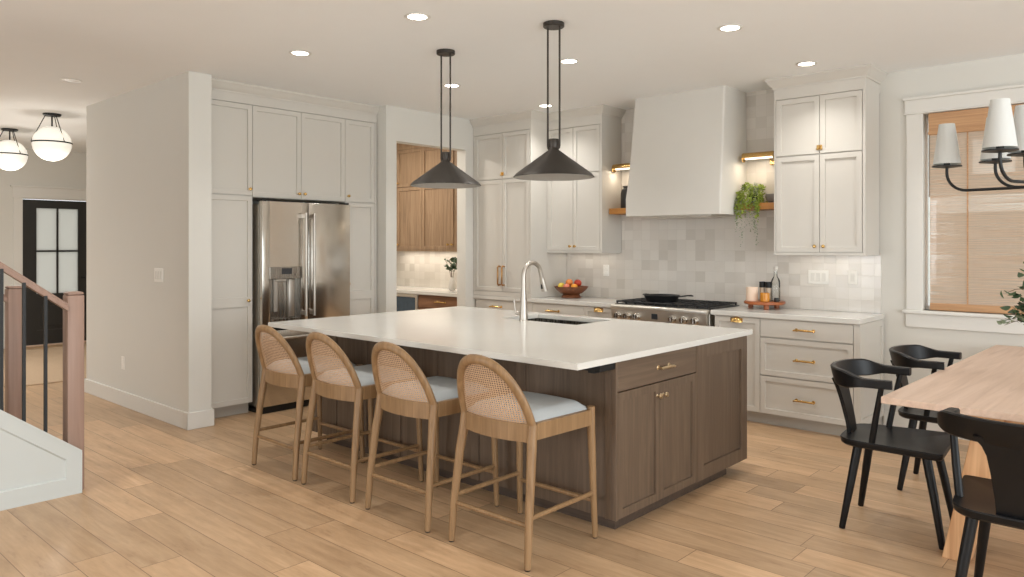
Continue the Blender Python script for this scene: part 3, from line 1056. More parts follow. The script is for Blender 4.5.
cabinet('upper_cabinet', 'greige four door wall cabinet above the fruit bowl', 'cabinet', (ux0, UF, 0), 0, uw, 1.385, 2.69, 0.345,
        [(0, uw, 1.385, 1.405), (0, 0.012, 1.405, 2.69), (uw - 0.022, uw, 1.405, 2.69), (0.012, uw - 0.022, 2.675, 2.69)],
        [('door', 0.014, um, 2.205, 2.672, {}), ('door', um, uw - 0.024, 2.205, 2.672, {'h': [('latch', um, 2.255)]}),
         ('door', 0.014, um, 1.407, 2.2, {'h': [('knob', um - 0.03, 1.452)]}), ('door', um, uw - 0.024, 1.407, 2.2, {'h': [('knob', um + 0.03, 1.452)]})],
        'greige wall cabinets on the range wall')
crown([(hx0, HF), (hx1, HF), (hx1, UF), (ux1, UF), (ux1, WY - 0.012)], 'trim_7')

# base cabinets left of the range
bl = [-5.895, -5.05, -4.385, -4.035]
GB = 'greige base cabinets on the range wall'
cabinet('base_cabinet', 'greige drawer base cabinet below the tall counter cabinet', 'cabinet', (bl[0], BF, 0), 0, bl[1] - bl[0], 0.10, 0.873, 0.58, [(0, bl[1] - bl[0], 0.868, 0.873)],
        [('drawer', 0.02, bl[1] - bl[0], 0.72, 0.868, {'slab': True, 'h': [('pull', 0.34, 0.80)]}), ('drawer', 0.02, bl[1] - bl[0], 0.41, 0.715, {'h': [('pull', 0.42, 0.56)]}), ('drawer', 0.02, bl[1] - bl[0], 0.10, 0.405, {'h': [('pull', 0.42, 0.25)]})], GB, toe=M_TOE)
w = bl[2] - bl[1]
cabinet('base_cabinet', 'greige drawer base cabinet behind the island faucet below the fruit bowl', 'cabinet', (bl[1], BF, 0), 0, w, 0.10, 0.873, 0.58, [(0, w, 0.868, 0.873)],
        [('drawer', 0, w, 0.72, 0.868, {'slab': True, 'h': [('pull', w / 2 - 0.05, 0.80)]}), ('drawer', 0, w, 0.41, 0.715, {'h': [('pull', w / 2, 0.56)]}), ('drawer', 0, w, 0.10, 0.405, {'h': [('pull', w / 2, 0.25)]})], GB, toe=M_TOE)
w = bl[3] - bl[2]
cabinet('base_cabinet', 'narrow greige pull-out cabinet with brass cup pull left of the range', 'cabinet', (bl[2], BF, 0), 0, w, 0.10, 0.873, 0.58, [(0, w, 0.868, 0.873)],
        [('door', 0, w, 0.10, 0.868, {'h': [('cup', w / 2, 0.838)]})], GB, toe=M_TOE)
tag(MB().box(-5.897, -4.033, 5.865, WY - 0.013, 0.875, 0.915, 0.003, 1).build('countertop', M_QUARTZ), 'white stone countertop left of the range under the fruit bowl', 'countertop')

# base cabinets right of the range
w = 0.405
cabinet('base_cabinet', 'narrow greige pull-out cabinet with brass cup pull right of the range', 'cabinet', (-3.008, BF, 0), 0, w, 0.10, 0.873, 0.58, [(0, w, 0.868, 0.873)],
        [('door', 0.004, w, 0.10, 0.868, {'h': [('cup', w / 2, 0.838)]})], GB, toe=M_TOE)
w = 0.76
rb = cabinet('base_cabinet', 'greige three drawer base cabinet at the right end of the counter', 'cabinet', (-2.603, BF, 0), 0, w, 0.10, 0.873, 0.58,
             [(0, w, 0.868, 0.873), (w - 0.03, w, 0.10, 0.868)],
             [('drawer', 0, w - 0.032, 0.722, 0.868, {'slab': True, 'h': [('pull', 0.365, 0.797)]}), ('drawer', 0, w - 0.032, 0.412, 0.718, {'h': [('pull', 0.365, 0.557)]}),
              ('drawer', 0, w - 0.032, 0.10, 0.408, {'h': [('pull', 0.365, 0.243)]})], GB, toe=M_TOE)
sp_ = MB(Matrix.Translation((w, 0, 0)) @ Matrix.Rotation(R90, 4, 'Z'))
sp_.shaker(0.0, 0.575, 0.10, 0.873, t_=0.018, fw=0.075, M=Matrix.Translation((0, -0.018, 0)))
sp_.build('end_panel', M_CAB, rb)
tag(MB().box(-3.033, -1.822, 5.865, WY - 0.013, 0.875, 0.915, 0.003, 1).build('countertop', M_QUARTZ), 'white stone countertop right of the range under the round tray', 'countertop')

# right wall cabinet
rx0, rx1 = -2.585, -1.86
rw = rx1 - rx0
rm = 0.375
cabinet('upper_cabinet', 'greige four door wall cabinet above the round tray beside the window', 'cabinet', (rx0, UF, 0), 0, rw, 1.385, 2.69, 0.345,
        [(0, rw, 1.385, 1.405), (0, 0.014, 1.405, 2.69), (rw - 0.022, rw, 1.405, 2.69), (0.014, rw - 0.022, 2.675, 2.69)],
        [('door', 0.016, rm, 2.203, 2.672, {}), ('door', rm, rw - 0.024, 2.203, 2.672, {'h': [('latch', rm, 2.252)]}),
         ('door', 0.016, rm, 1.407, 2.198, {'h': [('knob', rm - 0.035, 1.457)]}), ('door', rm, rw - 0.024, 1.407, 2.198, {'h': [('knob', rm + 0.035, 1.457)]})],
        'greige wall cabinets on the range wall')
crown([(rx0, WY - 0.012), (rx0, UF), (rx1, UF), (rx1, WY)], 'trim_8')

# --- hood
hd = MB()
hxl, hxr = -3.955, -2.985


def rrect(x0, x1, y0, z, r=0.03, yb=WY - 0.0125):
    pts = [(x0, yb, z)]
    for a in range(180, 271, 18):
        pts.append((x0 + r + r * math.cos(math.radians(a)), y0 + r + r * math.sin(math.radians(a)), z))
    for a in range(270, 361, 18):
        pts.append((x1 - r + r * math.cos(math.radians(a)), y0 + r + r * math.sin(math.radians(a)), z))
    pts.append((x1, yb, z))
    return pts


secs = [rrect(hxl, hxr, 5.955, 1.735, 0.018), rrect(hxl, hxr, 5.955, 1.90, 0.018)]
for i in range(1, 9):
    f = i / 8
    e = f ** 0.8
    secs.append(rrect(hxl + 0.045 * e, hxr - 0.005 * e, 5.955 + 0.09 * e, 1.90 + (CEIL - 1.90) * f, 0.02))
hd.sweep(secs)
hood = tag(hd.build('range_hood', M_PLASTER, angle=50), 'tall tapered white plaster range hood above the stove', 'range hood')
hi = MB()
hi.box(hxl + 0.12, hxr - 0.12, 6.02, 6.40, 1.722, 1.736, 0.003, 1)
for k in range(3):
    x0 = hxl + 0.15 + k * 0.225
    hi.box(x0, x0 + 0.2, 6.06, 6.36, 1.717, 1.7225)
hi.build('hood_insert', M_STEELX, hood)

# --- range
rg = thing('range', 'stainless gas range with six knobs below the plaster hood', 'range', (-4.028, 5.835, 0), 0)
RW = 0.985
MB().box(0.0, RW, 0.035, 0.62, 0.10, 0.90, 0.002, 1).build('body', M_STEELX, rg)
MB().box(0.02, RW - 0.02, 0.08, 0.6, 0.0, 0.10).build('toe_kick', M_DARK, rg)
c = MB()
c.prism([(0.0, 0.765), (0.035, 0.755), (0.035, 0.875), (-0.012, 0.875), (-0.012, 0.868)], 'x', 0.002, RW - 0.002, 0.001, 1)
cp = c.build('control_panel', M_STEELX, rg)
c = MB()
c.prism([(-0.018, 0.872), (-0.018, 0.902), (-0.006, 0.914), (0.045, 0.914), (0.045, 0.872)], 'x', 0.0, RW, 0.004, 2)
c.build('bullnose', M_STEELX, rg)
MB().box(0.008, RW - 0.008, 0.04, 0.625, 0.899, 0.918, 0.002, 1).build('cooktop', M_IRON, rg)
for x in (0.085, 0.185, 0.29, 0.655, 0.765, 0.875):
    k = MB()
    Mk = Matrix.Translation((x, -0.004, 0.815)) @ Matrix.Rotation(R90, 4, 'X')
    k.lathe([(0.034, 0), (0.034, 0.010), (0.028, 0.013), (0.027, 0.045), (0.024, 0.050), (0.0, 0.050)], seg=24, M=Mk)
    k.box(x - 0.005, x + 0.005, -0.062, -0.05, 0.79, 0.84, 0.002, 1)
    k.build('knob', M_KNOB, rg)
MB().box(0.44, 0.50, -0.010, 0.0, 0.80, 0.85).build('display', M_SCREEN, rg)
c = MB()
c.box(0.01, RW - 0.01, 0.0, 0.036, 0.12, 0.745, 0.003, 1)
od = c.build('oven_door', M_STEELX, rg)
MB().box(0.2, RW - 0.2, -0.004, 0.01, 0.28, 0.60).build('oven_glass', M_SCREEN, od)
c = MB()
c.tube([(0.05, -0.05, 0.69), (RW - 0.05, -0.05, 0.69)], 0.014, 14)
for x in (0.09, RW - 0.09):
    c.box(x - 0.012, x + 0.012, -0.05, 0.002, 0.68, 0.70, 0.002, 1)
c.build('handle', M_NICKEL, od)
for k in range(3):
    x0 = 0.02 + k * 0.316
    x1 = x0 + 0.31
    gmb = MB()
    zt0, zt1 = 0.932, 0.946
    for yy in (0.055, 0.195, 0.33, 0.465, 0.6):
        gmb.box(x0, x1, yy - 0.006, yy + 0.006, zt0, zt1, 0.002, 1)
    for xx in (x0 + 0.006, x0 + 0.105, x0 + 0.205, x1 - 0.006):
        gmb.box(xx - 0.006, xx + 0.006, 0.055, 0.6, zt0, zt1, 0.002, 1)
        for yy in (0.06, 0.595):
            gmb.box(xx - 0.006, xx + 0.006, yy - 0.006, yy + 0.006, 0.917, zt0)
    gmb.build('grate', M_IRON, rg)
    for yy in (0.19, 0.46):
        bu = MB()
        bu.lathe([(0.05, 0.917), (0.05, 0.922), (0.034, 0.924), (0.034, 0.931), (0.0, 0.932)], c=(x0 + 0.155, yy, 0), seg=20)
        bu.build('burner', M_IRON, rg)
# skillet on the middle grate
sk = thing('skillet', 'black cast iron skillet resting on the range grates', 'skillet', (-3.66, 6.12, 0.946), 0)
c = MB()
c.lathe([(0.0, 0.0), (0.135, 0.0), (0.142, 0.004), (0.163, 0.05), (0.168, 0.054), (0.163, 0.055), (0.158, 0.05), (0.137, 0.009), (0.0, 0.008)], seg=40, cap0=False, cap1=False)
c.build('pan', M_IRON, sk)
c = MB()
c.tube([(0.155, 0.0, 0.046), (0.21, 0.0, 0.05), (0.27, 0.0, 0.06), (0.31, 0.0, 0.062), (0.325, 0.0, 0.058)], [0.012, 0.010, 0.011, 0.013, 0.008], 12, flat=0.6)
c.build('handle', M_IRON, sk)
c = MB()
c.tube([(-0.155, 0.03, 0.05), (-0.185, 0.02, 0.052), (-0.185, -0.02, 0.052), (-0.155, -0.03, 0.05)], 0.008, 10)
c.build('helper_handle', M_IRON, sk)

# --- shelves with their things
for nm, lab, x0, x1 in (('floating_shelf', 'short oak floating shelf left of the hood holding the dark vase', -4.335, -3.96),
                        ('floating_shelf', 'short oak floating shelf right of the hood holding the trailing plant', -2.975, -2.59)):
    tag(MB().box(x0, x1, 6.235, WY - 0.013, 1.775, 1.832, 0.003, 1).build(nm, M_AMBER), lab, 'shelf', 'oak floating shelves beside the hood')
# dark vase
v = MB()
v.lathe([(0.0, 0), (0.072, 0), (0.078, 0.01), (0.076, 0.15), (0.066, 0.19), (0.05, 0.2), (0.05, 0.212), (0.056, 0.216), (0.056, 0.226), (0.046, 0.226), (0.046, 0.19), (0.0, 0.185)], c=(-4.185, 6.36, 1.832), seg=32, cap0=False, cap1=False)
tag(v.build('vase', M_CHAR), 'dark charcoal jar on the oak shelf left of the hood', 'vase')


# sconces
def sconce(label, xc, x0, x1):
    s = thing('picture_light', label, 'sconce', (xc, WY - 0.012, 2.24), 0, 'brass sconces beside the hood')
    a, b_ = x0 - xc, x1 - xc
    c = MB()
    c.box(0.03, 0.13, -0.03, 0.0, -0.065, -0.015, 0.004, 1)
    c.build('backplate', M_BRASS, s)
    c = MB()
    c.tube([(0.08, -0.03, -0.04), (0.08, -0.12, -0.03), (0.08, -0.155, 0.0)], 0.008, 10)
    c.build('arm', M_BRASS, s)
    c = MB()
    n = 14
    for xx0, xx1 in ((a, b_),):
        ring = []
        for i in range(n + 1):
            t = math.radians(-10 + 200 * i / n)
            ring.append((-0.155 - 0.042 * math.cos(t), 0.0 + 0.042 * math.sin(t)))
        for i in range(n + 1):
            t = math.radians(190 - 200 * i / n)
            ring.append((-0.155 - 0.038 * math.cos(t), 0.0 + 0.038 * math.sin(t)))
        c.sweep([[(xx0, y, z) for y, z in ring], [(xx1, y, z) for y, z in ring]])
    for xx in (a, b_ - 0.003):
        c.lathe([(0.042, 0), (0.042, 0.003)], seg=24, M=Matrix.Translation((xx, -0.155, 0)) @ Matrix.Rotation(R90, 4, 'Y'))
    c.build('shade', M_BRASS, s)
    c = MB()
    c.tube([(a + 0.02, -0.155, -0.004), (b_ - 0.02, -0.155, -0.004)], 0.016, 12)
    c.build('lamp_tube', M_BULB, s)
    d_ = bpy.data.lights.new('sconce_lamp', 'AREA')
    d_.shape = 'RECTANGLE'
    d_.size, d_.size_y = b_ - a - 0.05, 0.03
    d_.energy = 0.75
    d_.color = (1.0, 0.86, 0.68)
    lo = bpy.data.objects.new('sconce_lamp', d_)
    COL.objects.link(lo)
    lo.parent = s
    lo.location = ((a + b_) / 2, -0.155, -0.022)
    return s


sconce('short brass picture light above the shelf left of the hood', -4.19, -4.325, -4.055)
sconce('short brass picture light above the shelf with the trailing plant', -2.79, -2.945, -2.66)

# trailing plant in its pot
tp = thing('trailing_plant', 'bright green trailing plant spilling over the oak shelf right of the hood', 'plant', (-2.855, 6.345, 1.832), 0)
c = MB()
c.lathe([(0.0, 0), (0.045, 0), (0.062, 0.075), (0.066, 0.08), (0.058, 0.08), (0.05, 0.07), (0.0, 0.068)], seg=24, cap0=False, cap1=False)
c.build('pot', M_CHAR, tp)
rnd = random.Random(3)


def strands(n, lmin, lmax, lsz, mat, name, seed, out=0.09):
    r_ = random.Random(seed)
    mb = MB()
    t = bmesh.new()
    for i in range(n):
        a = r_.uniform(0, 2 * PI)
        if r_.random() < 0.75:
            a = -PI / 2 + r_.uniform(-1.25, 1.25)
        L_ = r_.uniform(lmin, lmax)
        if math.sin(a) > 0.3:
            L_ = min(L_, 0.14)
        p = Vector((0.03 * math.cos(a), 0.03 * math.sin(a), 0.09 + r_.uniform(0, 0.04)))
        ro = r_.uniform(0.6, 1.0) * out
        if math.sin(a) > 0.0:
            ro *= 0.7
        steps = int(L_ / (lsz * 0.75)) + 5
        last = p.copy()
        for s in range(steps):
            f = s / max(1, steps - 1)
            rr = 0.03 + (ro + 0.035) * min(1, f * 3.2)
            drop = -L_ * max(0, f - 0.18) / 0.82
            rise = 0.05 * math.sin(min(1, f * 3.2) * PI)
            q = Vector((rr * math.cos(a) + r_.gauss(0, 0.006), rr * math.sin(a) + r_.gauss(0, 0.006), p.z + rise + drop))
            q.y = min(q.y, 0.115)
            q.x = max(-0.105, min(0.085, q.x))
            if q.z < 0.012 and q.y > -0.13:
                q.y = -0.13 - abs(r_.gauss(0, 0.008))
            # leaf: small folded diamond
            d_ = Vector((r_.gauss(0, 1), r_.gauss(0, 1), r_.gauss(-0.5, 0.7))).normalized()
            sd = d_.cross(Vector((r_.gauss(0, 1), r_.gauss(0, 1), 1))).normalized()
            l = lsz * r_.uniform(0.7, 1.3)
            nn = d_.cross(sd) * l * 0.18
            v0 = t.verts.new(q)
            v1 = t.verts.new(q + d_ * l * 0.5 + sd * l * 0.34 + nn)
            v2 = t.verts.new(q + d_ * l)
            v3 = t.verts.new(q + d_ * l * 0.5 - sd * l * 0.34 + nn)
            t.faces.new((v0, v1, v2))
            t.faces.new((v0, v2, v3))
            last = q
    mb._merge(t)
    return mb.build(name, mat, tp)


strands(70, 0.05, 0.25, 0.027, M_TRAIL, 'foliage', 11)
strands(13, 0.30, 0.47, 0.018, M_TRAIL2, 'hanging_foliage', 12, 0.085)
# bowl on right shelf
v = MB()
v.lathe([(0.0, 0), (0.035, 0), (0.05, 0.012), (0.066, 0.04), (0.07, 0.075), (0.066, 0.078), (0.06, 0.045), (0.0, 0.02)], c=(-2.685, 6.35, 1.832), seg=32, cap0=False, cap1=False)
tag(v.build('bowl', M_STONE), 'small grey stoneware bowl beside the trailing plant on the shelf', 'bowl')

# --- fruit bowl
BX, BY = -4.80, 6.22
fb = thing('fruit_bowl', 'wide dark carved wooden footed bowl of fruit on the back counter', 'bowl', (BX, BY, 0.915), 0)
c = MB()
c.lathe([(0.0, 0.035), (0.075, 0.035), (0.115, 0.05), (0.158, 0.085), (0.176, 0.11), (0.18, 0.118), (0.173, 0.118), (0.15, 0.092), (0.11, 0.062), (0.0, 0.05)], seg=40, cap0=False, cap1=False)
c.build('basin', M_BOWL, fb)
c = MB()
c.lathe([(0.095, 0.0), (0.105, 0.004), (0.1, 0.016), (0.085, 0.036), (0.07, 0.04), (0.0, 0.036)], seg=32)
c.build('foot', M_BOWL, fb)


def fruit(kind, label, cat, dx, dy, dz, r, mat, sz=0.95, stem=True):
    mb = MB()
    t = bmesh.new()
    bmesh.ops.create_uvsphere(t, u_segments=20, v_segments=14, radius=r)
    for v_ in t.verts:
        rr = math.hypot(v_.co.x, v_.co.y) / r
        z = v_.co.z
        dimple = 0.16 * r * math.exp(-(rr / 0.3) ** 2)
        v_.co.z = (z - (dimple if z > 0 else -dimple * 0.6)) * sz
        if kind == 'lemon':
            v_.co.x *= 1.25
            if abs(v_.co.x) > r * 1.1:
                v_.co.x *= 1.12
    mb._merge(t)
    o = mb.build(kind, mat)
    o.location = (BX + dx, BY + dy, 0.915 + dz)
    o.rotation_euler = (random.uniform(-.4, .4), random.uniform(-.4, .4), random.uniform(0, 3))
    tag(o, label, cat, 'fruit in the wooden bowl')
    if stem:
        st = MB()
        st.tube([(0, 0, r * sz * 0.8), (0.003, 0.002, r * sz * 1.12)], 0.0022, 6)
        st.build('stem', M_TWIG, o)
    return o


fruit('lemon', 'yellow lemon at the left rim of the wooden fruit bowl', 'lemon', -0.097, -0.045, 0.122, 0.035, M_LEMON, 0.95, False)
fruit('peach', 'orange peach on top of the fruit pile', 'peach', -0.023, -0.004, 0.158, 0.039, M_PEACH)
fruit('apple', 'dark red apple on top right of the fruit pile', 'apple', 0.061, 0.033, 0.154, 0.040, M_APPLE)
fruit('apple', 'pinkish apple at the front middle of the wooden fruit bowl', 'apple', -0.010, -0.070, 0.114, 0.037, M_PINK)
fruit('orange', 'orange at the right rim of the wooden fruit bowl', 'orange', 0.074, -0.045, 0.117, 0.036, M_ORANGE, 0.95, False)

# --- tray group right of the range
TX, TY = -2.745, 6.30
tr_ = thing('serving_tray', 'round cherry wood footed tray on the counter right of the range', 'tray', (TX, TY, 0.915), 0)
c = MB()
c.lathe([(0.0, 0.04), (0.165, 0.04), (0.172, 0.046), (0.172, 0.062), (0.166, 0.066), (0.0, 0.066)], seg=48, cap0=False, cap1=False)
c.build('tray_board', M_CHERRY, tr_)
for k in range(3):
    a = math.radians(-90 + 120 * k + 30)
    c = MB()
    c.lathe([(0.018, 0), (0.022, 0.005), (0.022, 0.034), (0.018, 0.042)], c=(0.125 * math.cos(a), 0.125 * math.sin(a), 0), seg=18)
    c.build('foot', M_CHERRY, tr_)
TZ = 0.981
cd = thing('candle', 'cream candle in a pale vessel on the round tray', 'candle', (TX - 0.095, TY - 0.04, TZ), 0)
c = MB()
c.lathe([(0.0, 0.08), (0.046, 0.08), (0.046, 0.104), (0.04, 0.106), (0.0, 0.102)], seg=28, cap0=False, cap1=False)
c.build('wax', M_WAX, cd)
c = MB()
c.lathe([(0.0, 0), (0.05, 0), (0.051, 0.118), (0.0475, 0.118), (0.0475, 0.003), (0.0, 0.003)], seg=28, cap0=False, cap1=False)
c.build('vessel', M_WAX, cd)
c = MB()
c.tube([(0, 0, 0.095), (0.001, 0, 0.112)], 0.0015, 6)
c.build('wick', M_DARK, cd)


def mill(label, dx, dy):
    mm = thing('spice_mill', label, 'spice mill', (TX + dx, TY + dy, TZ), 0, 'black capped mills on the tray')
    c_ = MB()
    c_.lathe([(0.0, 0), (0.024, 0), (0.026, 0.004), (0.022, 0.06), (0.024, 0.115), (0.0, 0.115)], seg=20, cap0=False, cap1=False)
    c_.build('body', M_SPICE, mm)
    c_ = MB()
    c_.lathe([(0.0, 0.115), (0.026, 0.115), (0.027, 0.12), (0.027, 0.162), (0.024, 0.166), (0.0, 0.166)], seg=20, cap0=False, cap1=False)
    c_.build('cap', M_BLACKM, mm)


mill('black capped mill directly behind the candle on the tray', -0.035, 0.035)
mill('black capped mill behind the amber cup on the tray', 0.028, 0.02)
c = MB()
c.lathe([(0.0, 0), (0.036, 0), (0.04, 0.004), (0.04, 0.075), (0.036, 0.076), (0.035, 0.01), (0.0, 0.008)], c=(TX + 0.04, TY - 0.085, TZ), seg=24, cap0=False, cap1=False)
tag(c.build('cup', M_HONEY), 'amber cup at the front of the round tray', 'cup')
gb = thing('glass_bottle', 'tall clear glass bottle with stopper on the round tray', 'bottle', (TX + 0.085, TY + 0.03, TZ), 0)
c = MB()
c.lathe([(0.0, 0), (0.036, 0), (0.039, 0.006), (0.039, 0.16), (0.034, 0.185), (0.016, 0.215), (0.0135, 0.235), (0.0135, 0.262)], seg=28, cap0=False, cap1=False)
c.build('bottle', M_BOTTLE, gb)
c = MB()
c.lathe([(0.0, 0.25), (0.011, 0.25), (0.011, 0.268), (0.017, 0.274), (0.02, 0.288), (0.015, 0.302), (0.0, 0.306)], seg=20, cap0=False, cap1=False)
c.build('stopper', M_WHITEC, gb)
# small dark jar on the right of tray
c = MB()
c.lathe([(0.0, 0), (0.018, 0), (0.02, 0.004), (0.02, 0.03), (0.016, 0.036), (0.0, 0.036)], c=(TX + 0.125, TY - 0.045, TZ), seg=20, cap0=False, cap1=False)
tag(c.build('jar', M_CHAR), 'tiny dark jar at the right rim of the round tray', 'jar')


# --- switch plates
def plate(name, label, cat, loc, rotz, w_, n, outlet=False):
    p = thing(name, label, cat, loc, rotz, 'white wall plates')
    MB().box(-w_ / 2, w_ / 2, -0.006, 0, -0.058, 0.058, 0.002, 1).build('plate', M_PLATE, p)
    for i in range(n):
        x = (i - (n - 1) / 2) * 0.046
        c_ = MB()
        if outlet:
            for z in (-0.022, 0.022):
                c_.box(x - 0.016, x + 0.016, -0.0085, -0.005, z - 0.014, z + 0.014, 0.003, 1)
            c_.build('socket', M_PLATE, p)
        else:
            c_.prism([(-0.0055, -0.034), (-0.0105, -0.034), (-0.0075, 0.0), (-0.0065, 0.034), (-0.0055, 0.034)], 'x', x - 0.0165, x + 0.0165)
            c_.build('rocker', M_TRIM, p)
    return p


plate('switch_plate', 'triple white rocker switch plate on the tile under the right wall cabinet', 'switch', (-2.345, WY - 0.012, 1.195), 0, 0.168, 3)
plate('switch_plate', 'single white rocker switch plate near the window end of the tile', 'switch', (-2.065, WY - 0.012, 1.2), 0, 0.072, 1)
plate('outlet_plate', 'white outlet plate on the tile left of the range', 'outlet', (-4.53, WY - 0.012, 1.2), 0, 0.072, 1, True)
plate('switch_plate', 'triple white switch plate on the plain wall left of the refrigerator', 'switch', (-6.455, 2.685, 1.213), 0, 0.168, 3)
plate('outlet_plate', 'white outlet low on the plain wall above the baseboard', 'outlet', (-7.22, 2.685, 0.39), 0, 0.072, 1, True)

# pantry vase with a dark sprig
pv = thing('bud_vase', 'pale vase with dark green sprig on the pantry counter', 'vase', (-6.55, 6.16, 0.915), 0)
c = MB()
c.lathe([(0.0, 0), (0.03, 0), (0.042, 0.02), (0.044, 0.09), (0.03, 0.135), (0.02, 0.15), (0.022, 0.165), (0.018, 0.165), (0.016, 0.15), (0.0, 0.14)], seg=24, cap0=False, cap1=False)
c.build('vessel', M_WHITEC, pv)


def leaf_cluster(mb, pts, size, r_, flat=0.5):
    t = bmesh.new()
    for p in pts:
        p = Vector(p)
        d_ = Vector((r_.gauss(0, 1), r_.gauss(0, 1), r_.gauss(0.1, 0.6))).normalized()
        sd = d_.cross(Vector((r_.gauss(0, .6), r_.gauss(0, .6), 1))).normalized()
        nn = d_.cross(sd).normalized()
        l = size * r_.uniform(0.7, 1.25)
        prof = [(0.0, 0.0), (0.2, 0.24), (0.45, 0.34), (0.75, 0.22), (1.0, 0.0)]
        L_ = [t.verts.new(p + d_ * l * a + sd * l * w_ + nn * l * (0.12 * w_ / 0.34 - 0.15 * a * a)) for a, w_ in prof]
        R_ = [L_[0]] + [t.verts.new(p + d_ * l * a - sd * l * w_ + nn * l * (0.12 * w_ / 0.34 - 0.15 * a * a)) for a, w_ in prof[1:-1]] + [L_[-1]]
        C_ = [L_[0]] + [t.verts.new(p + d_ * l * a - nn * l * (0.02 + 0.15 * a * a)) for a, w_ in prof[1:-1]] + [L_[-1]]
        for A, B in ((L_, C_), (C_, R_)):
            for i in range(4):
                f = []
                for v_ in (A[i], A[i + 1], B[i + 1], B[i]):
                    if v_ not in f:
                        f.append(v_)
                if len(f) >= 3:
                    t.faces.new(f)
    mb._merge(t)


r_ = random.Random(21)
c = MB()
lp = []
for k in range(5):
    a = k * 1.3
    tip = Vector((0.09 * math.cos(a), 0.06 * math.sin(a), 0.34 + 0.05 * r_.random()))
    c.tube([(0, 0, 0.10), (tip.x * 0.4, tip.y * 0.4, 0.24), tuple(tip)], 0.003, 6)
    for j in range(6):
        f = 0.45 + 0.55 * j / 5
        lp.append((tip.x * f, tip.y * f, 0.17 + (tip.z - 0.17) * f))
c.build('stem', M_TWIG, pv)
c = MB()
leaf_cluster(c, lp, 0.075, r_)
c.build('foliage', M_LEAF, pv)

# ------------------------------------------------------------------ island
IX0, IX1, IY0, IY1 = -4.865, -2.14, 3.14, 4.64
ZT = 0.884
isl = thing('kitchen_island', 'large stained brown oak kitchen island with panelled sides under the white top', 'kitchen island', ((IX0 + IX1) / 2, (IY0 + IY1) / 2, 0))
TI = Matrix.Translation((-(IX0 + IX1) / 2, -(IY0 + IY1) / 2, 0))
c = MB(TI)
# hollow carcass so that the sink has room: walls only
c.box(IX0 + 0.02, IX1 - 0.022, IY0 + 0.018, IY0 + 0.05, 0.085, ZT)
c.box(IX0 + 0.02, IX1 - 0.022, IY1 - 0.05, IY1 - 0.018, 0.085, ZT)
c.box(IX0 + 0.02, IX0 + 0.05, IY0 + 0.05, IY1 - 0.05, 0.085, ZT)
c.box(IX1 - 0.05, IX1 - 0.022, IY0 + 0.05, IY1 - 0.05, 0.085, ZT)
c.box(IX0 + 0.02, IX1 - 0.022, IY0 + 0.018, IY1 - 0.018, 0.08, 0.10)
# corner posts and rails of the end (x+) face
c.box(IX1 - 0.03, IX1, IY0, IY0 + 0.016, 0.08, ZT, 0.001, 1)
c.box(IX1 - 0.022, IX1, 3.966, 3.975, 0.08, ZT)
c.build('carcass', M_ISL, isl)
# stool side: framed panels
bt = MB(TI)
bt.box(IX0, IX1 - 0.002, IY0 + 0.008, IY0 + 0.02, 0.08, ZT)
bt.box(-2.208, -2.171, IY0, IY0 + 0.01, 0.08, ZT, 0.001, 1)
for xs in ( -2.78, -3.145, -3.505, -3.865, -4.225, -4.585, -4.832):
    bt.box(xs - 0.033, xs + 0.033, IY0, IY0 + 0.01, 0.08, ZT, 0.001, 1)
bt.build('stool_side_panel', M_ISL, isl)
bk = MB(TI @ Matrix.Translation((IX0, IY1, 0)) @ Matrix.Rotation(PI, 4, 'Z') @ Matrix.Translation((-(IX1 - IX0), 0, 0)))
for i in range(4):
    wq = (IX1 - IX0) / 4
    bk.shaker(i * wq + 0.002, (i + 1) * wq - 0.002, 0.08, ZT - 0.004)
bk.build('back_panel', M_ISL, isl)
lf = MB(TI @ Matrix.Translation((IX0, IY1, 0)) @ Matrix.Rotation(-R90, 4, 'Z'))
lf.shaker(0.0, IY1 - IY0, 0.08, ZT, fw=0.09)
lf.build('end_panel', M_ISL, isl)
ME = TI @ Matrix.Translation((IX1, 0, 0)) @ Matrix.Rotation(R90, 4, 'Z')
c = MB(ME)
c.shaker(3.978, IY1, 0.08, ZT, fw=0.115, rec=0.012)
c.build('end_panel', M_ISL, isl)
c = MB(ME)
c.shaker(3.159, 3.963, 0.728, ZT - 0.004, slab=True)
dr = c.build('drawer', M_ISLH, isl)
hh = pull_h(dr, 0, 0, 0.14, M_CHAMP)
hh.matrix_local = ME @ Matrix.Translation((3.60, 0, 0.805))
for a, b_, kx in ((3.159, 3.560, 3.534), (3.563, 3.963, 3.594)):
    c = MB(ME)
    c.shaker(a, b_, 0.084, 0.722, fw=0.06, rec=0.010)
    dr = c.build('door', M_ISL, isl)
    kk = knob(dr, 0, 0, M_CHAMP)
    kk.matrix_local = ME @ Matrix.Translation((kx, 0, 0.655))
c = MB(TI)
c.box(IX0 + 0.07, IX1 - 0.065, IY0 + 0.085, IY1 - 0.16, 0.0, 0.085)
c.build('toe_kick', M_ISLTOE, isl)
for bx in (-2.26, -3.3, -4.3):
    c = MB(TI)
    c.box(bx - 0.02, bx + 0.114, IY0 - 0.13, IY0 + 0.004, 0.846, 0.884)
    c.box(bx + 0.02, bx + 0.06, IY0 - 0.10, IY0 + 0.004, 0.83, 0.85)
    c.build('counter_bracket', M_BLACKM, isl)

